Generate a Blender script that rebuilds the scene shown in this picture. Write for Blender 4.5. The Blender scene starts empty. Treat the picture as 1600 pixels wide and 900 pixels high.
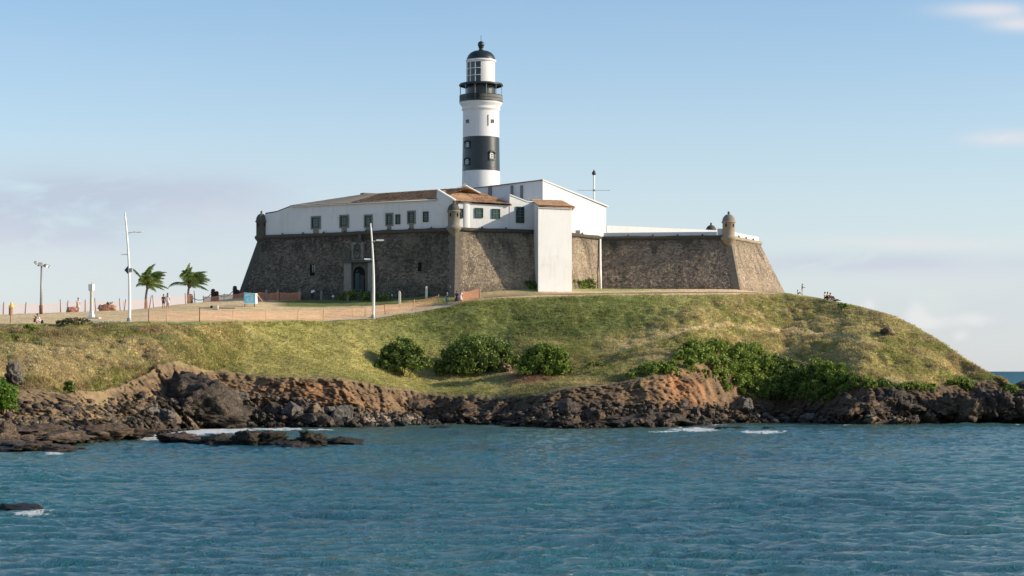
import bpy, math, random
import numpy as np
from mathutils import Vector, Matrix, Quaternion
random.seed(7); RNG = np.random.default_rng(7)
S = bpy.context.scene
COL = S.collection
R = math.radians

# ------------------------------------------------------------------ camera, world, sun, exposure
F = 3111.0; CH = 5.5; HY = 580.0
cam_d = bpy.data.cameras.new('camera'); cam = bpy.data.objects.new('camera', cam_d); COL.objects.link(cam)
cam_d.sensor_width = 36; cam_d.lens = 70.0; cam_d.shift_y = 130 / 1600
cam_d.clip_start = 1; cam_d.clip_end = 60000
cam.location = (0, 0, CH); cam.rotation_euler = (R(90), 0, 0)
S.camera = cam
SUN_AZ, SUN_EL = 84.0, 21.0
sv = Vector((math.sin(R(SUN_AZ)) * math.cos(R(SUN_EL)), -math.cos(R(SUN_AZ)) * math.cos(R(SUN_EL)), math.sin(R(SUN_EL))))
sl = bpy.data.lights.new('sun', 'SUN'); so = bpy.data.objects.new('sun', sl); COL.objects.link(so)
sl.energy = 3.5; sl.angle = R(0.53); sl.color = (1.0, 0.88, 0.72)
so.rotation_euler = sv.to_track_quat('Z', 'Y').to_euler(); so.location = (200, 0, 120)
S.view_settings.view_transform = 'Standard'; S.view_settings.look = 'None'
S.view_settings.exposure = 0.74; S.view_settings.gamma = 1.0


class NT:
    """tiny node-tree helper"""
    def __init__(s, tree):
        s.t = tree; s.n = tree.nodes; s.l = tree.links
    def node(s, typ, **kw):
        n = s.n.new(typ)
        for k, v in kw.items():
            setattr(n, k, v)
        return n
    def put(s, sock, v):
        if isinstance(v, bpy.types.NodeSocket): s.l.new(v, sock)
        elif v is not None: sock.default_value = v
    def math(s, op, a, b=None, c=None, clamp=False):
        n = s.node('ShaderNodeMath', operation=op, use_clamp=clamp)
        s.put(n.inputs[0], a); s.put(n.inputs[1], b); s.put(n.inputs[2], c)
        return n.outputs[0]
    def vmath(s, op, a, b=None):
        n = s.node('ShaderNodeVectorMath', operation=op)
        s.put(n.inputs[0], a); s.put(n.inputs[1], b)
        return n.outputs['Value'] if op in ('DOT_PRODUCT', 'LENGTH') else n.outputs[0]
    def mix(s, fac, a, b, blend='MIX'):
        n = s.node('ShaderNodeMix', data_type='RGBA', blend_type=blend, clamp_factor=True)
        s.put(n.inputs[0], fac); s.put(n.inputs[6], a); s.put(n.inputs[7], b)
        return n.outputs[2]
    def ramp(s, fac, stops):
        n = s.node('ShaderNodeValToRGB'); e = n.color_ramp.elements
        while len(e) < len(stops): e.new(0.5)
        for i, (p, c) in enumerate(stops):
            e[i].position = p; e[i].color = c if len(c) == 4 else (*c, 1)
        s.put(n.inputs[0], fac); return n.outputs[0]
    def smooth(s, v, a, b):
        n = s.node('ShaderNodeMapRange', interpolation_type='SMOOTHSTEP')
        s.put(n.inputs[0], v); n.inputs[1].default_value = a; n.inputs[2].default_value = b
        return n.outputs[0]
    def noise(s, vec, scale, detail=4, rough=0.55, dist=0.0, out='Fac'):
        n = s.node('ShaderNodeTexNoise'); s.put(n.inputs['Vector'], vec)
        n.inputs['Scale'].default_value = scale; n.inputs['Detail'].default_value = detail
        n.inputs['Roughness'].default_value = rough; n.inputs['Distortion'].default_value = dist
        return n.outputs[out]
    def voro(s, vec, scale, feature='F1', out='Distance', rnd=1.0):
        n = s.node('ShaderNodeTexVoronoi', feature=feature); s.put(n.inputs['Vector'], vec)
        n.inputs['Scale'].default_value = scale; n.inputs['Randomness'].default_value = rnd
        return n.outputs[out]
    def mapping(s, vec, scale=(1, 1, 1), loc=(0, 0, 0), rot=(0, 0, 0)):
        n = s.node('ShaderNodeMapping'); s.put(n.inputs[0], vec)
        n.inputs[1].default_value = loc; n.inputs[2].default_value = rot; n.inputs[3].default_value = scale
        return n.outputs[0]


def px_dir(px, py):
    v = Vector(((px - 800) / F, 1.0, (HY - py) / F)); return v.normalized()

# world: Nishita sky and thin clouds that live in direction space
wd = bpy.data.worlds.new('World'); S.world = wd; wd.use_nodes = True
w = NT(wd.node_tree); w.n.clear()
sky = w.node('ShaderNodeTexSky', sky_type='NISHITA'); sky.sun_disc = False
sky.sun_elevation = R(SUN_EL); sky.sun_rotation = R(180 - SUN_AZ)
sky.altitude = 10; sky.air_density = 1.0; sky.dust_density = 0.7; sky.ozone_density = 3.0
tc = w.node('ShaderNodeTexCoord').outputs['Generated']
sep = w.node('ShaderNodeSeparateXYZ'); w.l.new(tc, sep.inputs[0])
sx, sy, sz = sep.outputs
az = w.math('DIVIDE', sx, w.math('MAXIMUM', w.math('ABSOLUTE', sy), 0.05))
el = w.math('DIVIDE', sz, w.math('MAXIMUM', w.math('ABSOLUTE', sy), 0.05))
def gauss(cx, cy, rx, ry):
    a = w.math('DIVIDE', w.math('SUBTRACT', az, (cx - 800) / F), rx / F)
    b = w.math('DIVIDE', w.math('SUBTRACT', el, (HY - cy) / F), ry / F)
    q = w.math('ADD', w.math('MULTIPLY', a, a), w.math('MULTIPLY', b, b))
    return w.math('POWER', 2.718, w.math('MULTIPLY', q, -1.0))
comb = w.node('ShaderNodeCombineXYZ'); w.l.new(az, comb.inputs[0]); w.l.new(w.math('MULTIPLY', el, 3.2), comb.inputs[1])
cn = w.noise(comb.outputs[0], 14.0, 7, 0.6, 0.5)
cn2 = w.noise(comb.outputs[0], 5.0, 4, 0.5, 0.3)
layers = [((60, 320, 380, 60), 1.0, 'a'), ((230, 296, 200, 22), .5, 'a'), ((-40, 372, 180, 26), .75, 'a'), ((350, 325, 110, 40), .3, 'a'),
          ((1330, 412, 260, 16), .9, 'b'), 
          ((1550, 470, 260, 60), .45, 'a'), ((250, 430, 380, 60), .3, 'a')]
tot = None
for (c, amp, _) in layers:
    g = w.math('MULTIPLY', gauss(*c), amp)
    tot = g if tot is None else w.math('ADD', tot, g)
soft = w.math('MULTIPLY', tot, w.smooth(cn, 0.22, 0.55))
glob = w.math('MULTIPLY', w.smooth(cn2, 0.52, 0.8), 0.12)
soft = w.math('ADD', soft, glob, clamp=True)
comb2 = w.node('ShaderNodeCombineXYZ'); w.l.new(az, comb2.inputs[0]); w.l.new(w.math('MULTIPLY', el, 1.3), comb2.inputs[1])
pn = w.noise(comb2.outputs[0], 90.0, 6, 0.6)
puff = None
for c in [(1432, 490, 20, 22), (1358, 478, 13, 13), (1500, 525, 13, 9), (1452, 505, 30, 10), (1520, 500, 40, 12)]:
    g = gauss(*c); puff = g if puff is None else w.math('ADD', puff, g)
puff = w.smooth(w.math('ADD', puff, w.math('MULTIPLY', w.math('SUBTRACT', pn, 0.5), 0.9)), 0.1, 1.25)
hz = w.smooth(el, 0.21, -0.01)
skyc = w.mix(w.math('MULTIPLY', hz, 0.62), sky.outputs[0], (4.3, 4.55, 5.0, 1))
cg = w.mix(w.smooth(cn2, .35, .65), (2.95, 3.4, 4.05, 1), (3.75, 3.9, 4.4, 1))
c1 = w.mix(w.math('MULTIPLY', soft, 0.95), skyc, cg)
wis = None
for c in [(1570, 215, 60, 12), (1550, 16, 75, 12), (1595, 38, 50, 11), (1450, 380, 150, 10)]:
    g = gauss(*c); wis = g if wis is None else w.math('ADD', wis, g)
c1 = w.mix(w.math('MULTIPLY', w.math('MULTIPLY', wis, w.smooth(cn, .3, .55)), .85), c1, (4.4, 4.4, 4.6, 1))
c2 = w.mix(w.math('MULTIPLY', puff, 0.6), c1, (4.9, 4.85, 4.85, 1))
bg = w.node('ShaderNodeBackground'); w.l.new(c2, bg.inputs[0]); bg.inputs[1].default_value = 0.107
wo = w.node('ShaderNodeOutputWorld'); w.l.new(bg.outputs[0], wo.inputs[0])


# ------------------------------------------------------------------ projection helpers
def W(px, py, d):
    return Vector(((px - 800) * d / F, d, CH + (HY - py) * d / F))
def Wz(px, d, z):
    return Vector(((px - 800) * d / F, d, z))
def D_for_z(py, z):
    return (z - CH) * F / (HY - py)

# ------------------------------------------------------------------ numpy noise
_p = np.random.default_rng(3).permutation(256); _p = np.concatenate([_p, _p, _p])
_g = np.random.default_rng(4).normal(size=(256, 3)); _g /= np.linalg.norm(_g, axis=1)[:, None]
def pn3(P):
    i = np.floor(P).astype(int); f = P - i; i &= 255
    u = f * f * f * (f * (f * 6 - 15) + 10); out = 0
    for dx in (0, 1):
        for dy in (0, 1):
            for dz in (0, 1):
                h = _p[_p[_p[i[:, 0] + dx] + i[:, 1] + dy] + i[:, 2] + dz]
                g = _g[h]
                v = g[:, 0] * (f[:, 0] - dx) + g[:, 1] * (f[:, 1] - dy) + g[:, 2] * (f[:, 2] - dz)
                wgt = (u[:, 0] if dx else 1 - u[:, 0]) * (u[:, 1] if dy else 1 - u[:, 1]) * (u[:, 2] if dz else 1 - u[:, 2])
                out = out + v * wgt
    return out * 1.6
def fbm(P, scale, octv=4, rough=0.5, off=0.0, ridge=False):
    P = np.asarray(P, float).reshape(-1, 3) * scale + off; a = 1; t = 0; s = 0
    for k in range(octv):
        n = pn3(P)
        if ridge: n = 1 - 2 * np.abs(n)
        t = t + a * n; s += a; a *= rough; P = P * 2.03 + 17.1
    return t / s
def worley(P, scale, seed=0):
    """F1, F2 and a cell hash"""
    P = P * scale; i = np.floor(P).astype(int)
    f1 = np.full(len(P), 9.); f2 = np.full(len(P), 9.); hh = np.zeros(len(P))
    for dx in (-1, 0, 1):
        for dy in (-1, 0, 1):
            for dz in (-1, 0, 1):
                c = i + np.array((dx, dy, dz)); k = _p[_p[_p[(c[:, 0] & 255)] + (c[:, 1] & 255)] + ((c[:, 2] + seed) & 255)]
                q = c + 0.5 + _g[k] * 0.45; d = np.linalg.norm(P - q, axis=1)
                m = d < f1; f2 = np.where(m, f1, np.minimum(f2, d)); hh = np.where(m, k / 255., hh); f1 = np.where(m, d, f1)
    return f1, f2, hh

# ------------------------------------------------------------------ materials
def mat(name, fn, **pr):
    m = bpy.data.materials.new(name); m.use_nodes = True
    t = NT(m.node_tree); t.n.clear()
    b = t.node('ShaderNodeBsdfPrincipled'); o = t.node('ShaderNodeOutputMaterial'); t.l.new(b.outputs[0], o.inputs[0])
    t.b = b; t.o = o
    t.pos = t.node('ShaderNodeNewGeometry').outputs['Position']
    b.inputs['Roughness'].default_value = pr.get('rough', 0.85)
    b.inputs['Specular IOR Level'].default_value = pr.get('spec', 0.25)
    b.inputs['Metallic'].default_value = pr.get('metal', 0.0)
    fn(t); return m
def bump(t, h, strength=0.5, dist=0.05):
    n = t.node('ShaderNodeBump'); n.inputs['Strength'].default_value = strength; n.inputs['Distance'].default_value = dist
    t.put(n.inputs['Height'], h); t.l.new(n.outputs[0], t.b.inputs['Normal'])
def flat(name, c, var=0.15, scale=3.0, **pr):
    def f(t):
        n = t.noise(t.pos, scale, 5, 0.6)
        col = t.mix(n, tuple(max(0, x * (1 - var)) for x in c) + (1,), tuple(min(1, x * (1 + var)) for x in c) + (1,))
        t.put(t.b.inputs['Base Color'], col); bump(t, n, 0.25, 0.02)
    return mat(name, f, **pr)

def m_white(t, base=(0.64, 0.635, 0.615), dirt=0.5):
    n = t.noise(t.pos, 0.45, 6, 0.6)
    streak = t.noise(t.mapping(t.pos, (2.2, 2.2, 0.22)), 1.0, 5, 0.65)
    f = t.math('MULTIPLY', t.smooth(streak, 0.5, 0.78), dirt)
    c = t.mix(t.math('MULTIPLY', t.smooth(n, 0.4, 0.75), 0.3), (*base, 1), (base[0] * .88, base[1] * .88, base[2] * .86, 1))
    c = t.mix(f, c, (0.46, 0.45, 0.41, 1))
    blot = t.math('MULTIPLY', t.smooth(t.noise(t.pos, 1.1, 7, .72), .53, .72), dirt * .55)
    c = t.mix(blot, c, (0.40, 0.385, 0.34, 1))
    patch = t.smooth(t.noise(t.pos, .23, 2, .4), .52, .56)
    c = t.mix(t.math('MULTIPLY', patch, .10), c, (0.45, 0.42, 0.37, 1))
    t.put(t.b.inputs['Base Color'], c); bump(t, t.noise(t.pos, 5, 4, 0.6), 0.35, 0.03)
M = {}
M['white'] = mat('whitewash', m_white, rough=0.9)
M['white_clean'] = mat('white_paint', lambda t: m_white(t, (0.67, 0.66, 0.635), 0.45), rough=0.6)

def m_stone(t, dark=(0.036, 0.029, 0.021), midc=(0.115, 0.093, 0.068), lite=(0.32, 0.265, 0.20), algae=0.6, warm=0.0):
    scv = t.vmath('SCALE', t.noise(t.pos, 1.5, 3, 0.5, out='Color')); scv.node.inputs['Scale'].default_value = 0.35
    wob = t.vmath('ADD', t.pos, scv)
    sc = t.mapping(wob, (1, 1, 1.5))
    cell = t.voro(sc, 3.6, out='Color'); sepc = t.node('ShaderNodeSeparateColor'); t.l.new(cell, sepc.inputs[0])
    edge = t.voro(sc, 3.6, 'DISTANCE_TO_EDGE')
    n1 = t.noise(t.pos, 0.16, 5, 0.6); n2 = t.noise(t.pos, 5.5, 4, 0.7)
    v = t.math('ADD', t.math('MULTIPLY', sepc.outputs[0], 0.62), t.math('MULTIPLY', n2, 0.4))
    c = t.ramp(v, [(0.12, dark), (0.48, midc), (0.78, tuple((a + b) / 2 for a, b in zip(midc, lite))), (0.96, lite)])
    c = t.mix(t.math('MULTIPLY', t.smooth(edge, 0.08, 0.0), 0.55), c, (midc[0] * 1.3, midc[1] * 1.25, midc[2] * 1.15, 1))
    al = t.math('MULTIPLY', t.smooth(n1, 0.42, 0.66), algae)
    c = t.mix(al, c, (0.03, 0.034, 0.026, 1))
    zz_ = t.node('ShaderNodeSeparateXYZ'); t.l.new(t.pos, zz_.inputs[0])
    stk = t.smooth(t.noise(t.mapping(t.pos, (.8, .8, .12)), 1.0, 5, .65), .45, .7)
    topm = t.smooth(t.math('ADD', zz_.outputs[2], t.math('MULTIPLY', stk, 1.8)), 21.2, 24.2)
    c = t.mix(t.math('MULTIPLY', topm, .6), c, (0.035, 0.036, 0.027, 1))
    c = t.mix(t.math('MULTIPLY', stk, .5), c, (0.05, 0.046, 0.036, 1))
    basem = t.smooth(t.math('ADD', zz_.outputs[2], t.math('MULTIPLY', t.noise(t.pos, .6, 4, .6), 2.5)), 18.6, 16.6)
    c = t.mix(t.math('MULTIPLY', basem, .45), c, (0.045, 0.045, 0.03, 1))
    c = t.mix(t.math('MULTIPLY', t.smooth(t.noise(t.pos, .33, 4, .6), .5, .72), .35), c, (lite[0] * .8, lite[1] * .75, lite[2] * .7, 1))
    c = t.mix(warm, c, (0.26, 0.18, 0.12, 1))
    t.put(t.b.inputs['Base Color'], c)
    h = t.math('ADD', t.math('MULTIPLY', t.smooth(edge, 0.0, 0.18), 0.7), t.math('MULTIPLY', n2, 0.5))
    bump(t, h, 0.9, 0.12)
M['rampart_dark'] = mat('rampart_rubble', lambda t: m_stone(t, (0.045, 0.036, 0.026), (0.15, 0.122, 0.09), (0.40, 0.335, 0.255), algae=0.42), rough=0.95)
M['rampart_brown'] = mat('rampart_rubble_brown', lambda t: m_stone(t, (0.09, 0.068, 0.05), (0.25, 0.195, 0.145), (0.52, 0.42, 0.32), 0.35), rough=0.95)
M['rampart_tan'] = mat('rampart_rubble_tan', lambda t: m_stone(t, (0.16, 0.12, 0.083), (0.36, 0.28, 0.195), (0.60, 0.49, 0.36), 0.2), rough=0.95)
M['ashlar'] = flat('weathered_ashlar', (0.21, 0.185, 0.15), 0.45, 2.2)
M['ashlar_dark'] = flat('lichen_stone', (0.085, 0.08, 0.063), 0.55, 2.6)
M['ashlar_tan'] = flat('tan_sandstone', (0.30, 0.24, 0.165), 0.4, 2.4)
M['cornice'] = flat('dark_cornice_stone', (0.075, 0.066, 0.05), 0.6, 3.5)
M['black'] = mat('black_band_paint', lambda t: (t.put(t.b.inputs['Base Color'], t.mix(t.noise(t.pos, 6, 5, 0.7), (0.005, 0.010, 0.013, 1), (0.022, 0.030, 0.034, 1))), bump(t, t.noise(t.pos, 7, 4), 0.5, 0.04)), rough=0.33, spec=0.5)
M['dark_metal'] = flat('dark_green_metal', (0.013, 0.022, 0.022), 0.5, 5, rough=0.4, spec=0.5)
M['void'] = flat('dark_opening', (0.014, 0.013, 0.012), 0.2, rough=0.95, spec=0.05)
M['glass'] = mat('window_glass', lambda t: t.put(t.b.inputs['Base Color'], (0.012, 0.022, 0.028, 1)), rough=0.06, spec=0.6)
M['glass_green'] = mat('green_window_glass', lambda t: t.put(t.b.inputs['Base Color'], t.mix(t.noise(t.pos, 1.6, 3), (0.008, 0.02, 0.018, 1), (0.02, 0.10, 0.075, 1))), rough=0.08, spec=0.6)
M['bar'] = flat('pale_glazing_bar', (0.13, 0.17, 0.15), 0.15)
M['frame'] = flat('green_window_frame', (0.035, 0.065, 0.055), 0.2)
M['frame_grey'] = flat('stone_window_frame', (0.20, 0.185, 0.16), 0.3)
M['pole'] = flat('white_pole_paint', (0.78, 0.76, 0.70), 0.06, rough=0.4, spec=0.4)
M['steel'] = flat('galvanised_steel', (0.30, 0.30, 0.29), 0.2, rough=0.5, metal=0.3)
M['lamp'] = flat('lamp_glass', (0.75, 0.78, 0.76), 0.05, rough=0.2)
M['orange'] = flat('orange_plastic_netting', (0.72, 0.30, 0.17), 0.15, rough=0.6)
M['postwood'] = flat('pale_fence_wood', (0.55, 0.36, 0.22), 0.25)
M['rustpost'] = flat('rusty_stake', (0.16, 0.07, 0.045), 0.3)
M['concrete'] = flat('pale_concrete', (0.50, 0.46, 0.39), 0.2, 1.5)
M['bollard'] = flat('cream_bollard', (0.62, 0.60, 0.50), 0.15)
M['darkstone'] = flat('dark_pillar_stone', (0.045, 0.04, 0.038), 0.3)
M['blue'] = flat('blue_sign_paint', (0.10, 0.30, 0.42), 0.15, rough=0.5)
M['paleblue'] = flat('pale_sign_lettering', (0.36, 0.55, 0.62), 0.1)
M['yellow'] = flat('yellow_plastic', (0.85, 0.50, 0.05), 0.1, rough=0.5)
M['wicker'] = flat('tan_slats', (0.34, 0.22, 0.12), 0.4, 12)
M['skin'] = flat('brown_skin', (0.26, 0.14, 0.09), 0.1, rough=0.55)
M['hair'] = flat('dark_hair', (0.012, 0.010, 0.009), 0.2, rough=0.6)
def cloth(name, c): M[name] = flat('cloth_' + name, c, 0.1)
cloth('cloth_white', (0.78, 0.76, 0.74)); cloth('cloth_dark', (0.03, 0.03, 0.045)); cloth('cloth_red', (0.28, 0.07, 0.06))
cloth('cloth_blue', (0.07, 0.13, 0.28)); cloth('cloth_pink', (0.70, 0.50, 0.52)); cloth('cloth_grey', (0.13, 0.15, 0.17))
cloth('cloth_tan', (0.50, 0.42, 0.32)); cloth('cloth_green', (0.12, 0.15, 0.11))

def m_tile(t, a=(0.10, 0.055, 0.035), b=(0.34, 0.18, 0.10), c_=(0.48, 0.33, 0.20), pale=0.0):
    cell = t.voro(t.mapping(t.pos, (4, 4, 5)), 1.0, out='Color'); sepc = t.node('ShaderNodeSeparateColor'); t.l.new(cell, sepc.inputs[0])
    n = t.noise(t.pos, 0.5, 5, 0.65)
    v = t.math('ADD', t.math('MULTIPLY', sepc.outputs[0], 0.45), t.math('MULTIPLY', n, 0.6))
    c = t.ramp(v, [(0.2, a), (0.52, b), (0.85, c_)])
    if pale: c = t.mix(pale, c, (0.85, 0.62, 0.42, 1))
    t.put(t.b.inputs['Base Color'], c); bump(t, t.noise(t.pos, 9, 3), 0.4, 0.03)
M['tile'] = mat('clay_tile_brown', m_tile, rough=0.9)
M['tile_mid'] = mat('clay_tile_warm', lambda t: m_tile(t, (0.14, 0.075, 0.045), (0.42, 0.24, 0.13), (0.58, 0.38, 0.23), 0.12), rough=0.9)
M['tile_new_sunlit'] = mat('clay_tile_orange', lambda t: m_tile(t, (0.2, 0.1, 0.06), (0.5, 0.28, 0.15), (0.66, 0.46, 0.29), 0.7), rough=0.9)  # newer tiles, with sunlit brightness put into their colour

def m_ground(t):
    a = t.node('ShaderNodeAttribute', attribute_name='col').outputs['Color']
    g = t.node('ShaderNodeAttribute', attribute_name='kindmask'); ks = t.node('ShaderNodeSeparateColor'); t.l.new(g.outputs['Color'], ks.inputs[0])
    n = t.noise(t.pos, 2.6, 6, 0.7); n2 = t.noise(t.pos, 0.55, 5, 0.6)
    k = t.math('ADD', t.math('MULTIPLY', n, 1.1), t.math('MULTIPLY', n2, 0.9))   # ~1 mean
    k = t.math('ADD', t.math('MULTIPLY', t.math('SUBTRACT', k, 1.0), 1.1), 1.0)
    k = t.math('MAXIMUM', k, 0.3)
    v = t.node('ShaderNodeCombineXYZ')
    for i in range(3): t.l.new(k, v.inputs[i])
    c = t.mix(1.0, a, v.outputs[0], 'MULTIPLY')
    t.put(t.b.inputs['Base Color'], c)
    bump(t, t.math('ADD', t.noise(t.pos, 2.2, 6, 0.7), t.math('MULTIPLY', t.noise(t.pos, 9, 3, 0.6), 0.3)), 0.9, 0.25)
M['ground'] = mat('headland_ground', m_ground, rough=0.95, spec=0.15)

def m_rock(t, dark=(0.024, 0.019, 0.015), midc=(0.080, 0.062, 0.046), lite=(0.24, 0.19, 0.14), rough=0.8):
    n = t.noise(t.pos, 1.3, 7, 0.7, 0.4); f = t.noise(t.pos, 6.0, 5, 0.7)
    sb = t.noise(t.mapping(t.pos, (.5, .5, 3.2), rot=(0, R(38), 0)), 1.0, 4, .6)
    v = t.math('ADD', t.math('ADD', t.math('MULTIPLY', n, 0.38), t.math('MULTIPLY', sb, .26)), t.math('MULTIPLY', f, 0.41))
    c = t.ramp(v, [(0.38, dark), (0.54, midc), (0.72, lite)])
    z = t.node('ShaderNodeSeparateXYZ'); t.l.new(t.pos, z.inputs[0])
    crk_shade = t.voro(t.vmath('ADD', t.pos, t.noise(t.pos, 1.2, 3, .5, out='Color')), 1.5, 'DISTANCE_TO_EDGE'); c = t.mix(t.math('MULTIPLY', t.smooth(crk_shade, .09, .0), .75), c, (0.008, 0.007, 0.006, 1))  # crevice shade painted into the colour along crack lines
    wet = t.smooth(z.outputs[2], 0.9, 0.15)
    c = t.mix(t.math('MULTIPLY', wet, 0.7), c, (0.012, 0.011, 0.008, 1))
    t.put(t.b.inputs['Base Color'], c); t.put(t.b.inputs['Roughness'], t.mix(wet, (0.85,) * 3 + (1,), (0.45,) * 3 + (1,)))
    bump(t, v, 1.0, 0.3)
M['rock'] = mat('dark_sea_rock', m_rock)
M['rock_wet'] = mat('weedy_reef_rock', lambda t: m_rock(t, (0.012, 0.011, 0.006), (0.045, 0.038, 0.024), (0.13, 0.105, 0.07)))
M['rock_brown'] = mat('brown_sea_rock', lambda t: m_rock(t, (0.030, 0.022, 0.014), (0.125, 0.086, 0.057), (0.33, 0.235, 0.155)))
M['rock_grey'] = mat('pale_grey_rock', lambda t: m_rock(t, (0.06, 0.052, 0.042), (0.15, 0.13, 0.105), (0.30, 0.26, 0.21)))

def m_leaf(t, a=(0.025, 0.05, 0.012), b=(0.115, 0.175, 0.032), c_=(0.36, 0.42, 0.085)):
    r = t.node('ShaderNodeNewGeometry').outputs['Random Per Island']
    n = t.noise(t.pos, 0.7, 3, 0.5)
    v = t.math('ADD', t.math('MULTIPLY', r, 0.6), t.math('MULTIPLY', n, 0.45))
    c = t.ramp(v, [(0.18, a), (0.5, b), (0.88, c_)])
    t.put(t.b.inputs['Base Color'], c)
    tr = t.node('ShaderNodeBsdfTranslucent'); t.l.new(c, tr.inputs[0])
    mx = t.node('ShaderNodeMixShader'); mx.inputs[0].default_value = 0.3
    t.l.new(t.b.outputs[0], mx.inputs[1]); t.l.new(tr.outputs[0], mx.inputs[2]); t.l.new(mx.outputs[0], t.o.inputs[0])
M['leaf'] = mat('shrub_leaves', m_leaf, rough=0.55, spec=0.3)
M['leaf_bright'] = mat('bright_shrub_leaves', lambda t: m_leaf(t, (0.03, 0.07, 0.01), (0.10, 0.20, 0.02), (0.24, 0.36, 0.05)), rough=0.5)
M['leaf_mid'] = mat('hillside_shrub_leaves', lambda t: m_leaf(t, (0.05, 0.085, 0.012), (0.17, 0.25, 0.035), (0.36, 0.42, 0.085)), rough=0.55)
M['leaf_dull'] = mat('dull_weed_leaves', lambda t: m_leaf(t, (0.05, 0.05, 0.02), (0.13, 0.13, 0.055), (0.26, 0.24, 0.11)), rough=0.8)
M['palm'] = mat('palm_leaflets', lambda t: m_leaf(t, (0.08, 0.12, 0.035), (0.22, 0.30, 0.09), (0.44, 0.50, 0.18)), rough=0.5)
M['bark'] = flat('palm_trunk', (0.15, 0.115, 0.085), 0.35, 4)
M['stem'] = flat('shrub_stem', (0.06, 0.045, 0.03), 0.3)
M['deadleaf'] = flat('dead_leaves', (0.30, 0.20, 0.12), 0.4)

def m_grass(t):
    r = t.node('ShaderNodeNewGeometry').outputs['Random Per Island']
    a = t.node('ShaderNodeAttribute', attribute_name='col').outputs['Color']
    k = t.math('ADD', t.math('MULTIPLY', r, .4), 0.86)
    v = t.node('ShaderNodeCombineXYZ')
    for i in range(3): t.l.new(k, v.inputs[i])
    gc = t.mix(1.0, a, v.outputs[0], 'MULTIPLY'); t.put(t.b.inputs['Base Color'], gc)
    tr = t.node('ShaderNodeBsdfTranslucent'); t.l.new(gc, tr.inputs[0]); mx = t.node('ShaderNodeMixShader'); mx.inputs[0].default_value = 0.42
    t.l.new(t.b.outputs[0], mx.inputs[1]); t.l.new(tr.outputs[0], mx.inputs[2]); t.l.new(mx.outputs[0], t.o.inputs[0])
M['grass'] = mat('grass_blades', m_grass, rough=0.8, spec=0.2)

# ------------------------------------------------------------------ object helpers
ORI = {}
def tag(o, label=None, cat=None, group=None, kind=None):
    if label: o['label'] = label
    if cat: o['category'] = cat
    if group: o['group'] = group
    if kind: o['kind'] = kind
    return o
def thing(name, loc, label, cat, group=None):
    o = bpy.data.objects.new(name, None); COL.objects.link(o); o.location = loc
    o.empty_display_size = 0.3; ORI[o] = Vector(loc); return tag(o, label, cat, group)
def origin(o):
    while o is not None:
        if o in ORI: return ORI[o]
        o = o.parent
    return Vector((0, 0, 0))
def link_mesh(name, me, parent=None):
    o = bpy.data.objects.new(name, me); COL.objects.link(o)
    if parent: o.parent = parent
    return o
def np_mesh(name, V, Fc, material, parent=None, smooth=False, at=None):
    """V (n,3), Fc (m,k) with k 3 or 4; world coordinates"""
    V = np.asarray(V, float)
    og = np.array(origin(parent)) if parent else (np.array(at) if at is not None else np.zeros(3))
    me = bpy.data.meshes.new(name); Fc = np.asarray(Fc, np.int32); k = Fc.shape[1]
    me.vertices.add(len(V)); me.vertices.foreach_set('co', (V - og).astype(np.float32).ravel())
    me.loops.add(Fc.size); me.loops.foreach_set('vertex_index', Fc.ravel())
    me.polygons.add(len(Fc)); me.polygons.foreach_set('loop_start', np.arange(len(Fc), dtype=np.int32) * k)
    me.polygons.foreach_set('loop_total', np.full(len(Fc), k, np.int32))
    if smooth: me.polygons.foreach_set('use_smooth', np.ones(len(Fc), bool))
    me.materials.append(material); me.update(calc_edges=True)
    o = link_mesh(name, me, parent)
    if not parent and at is not None: o.location = at
    return o
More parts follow.
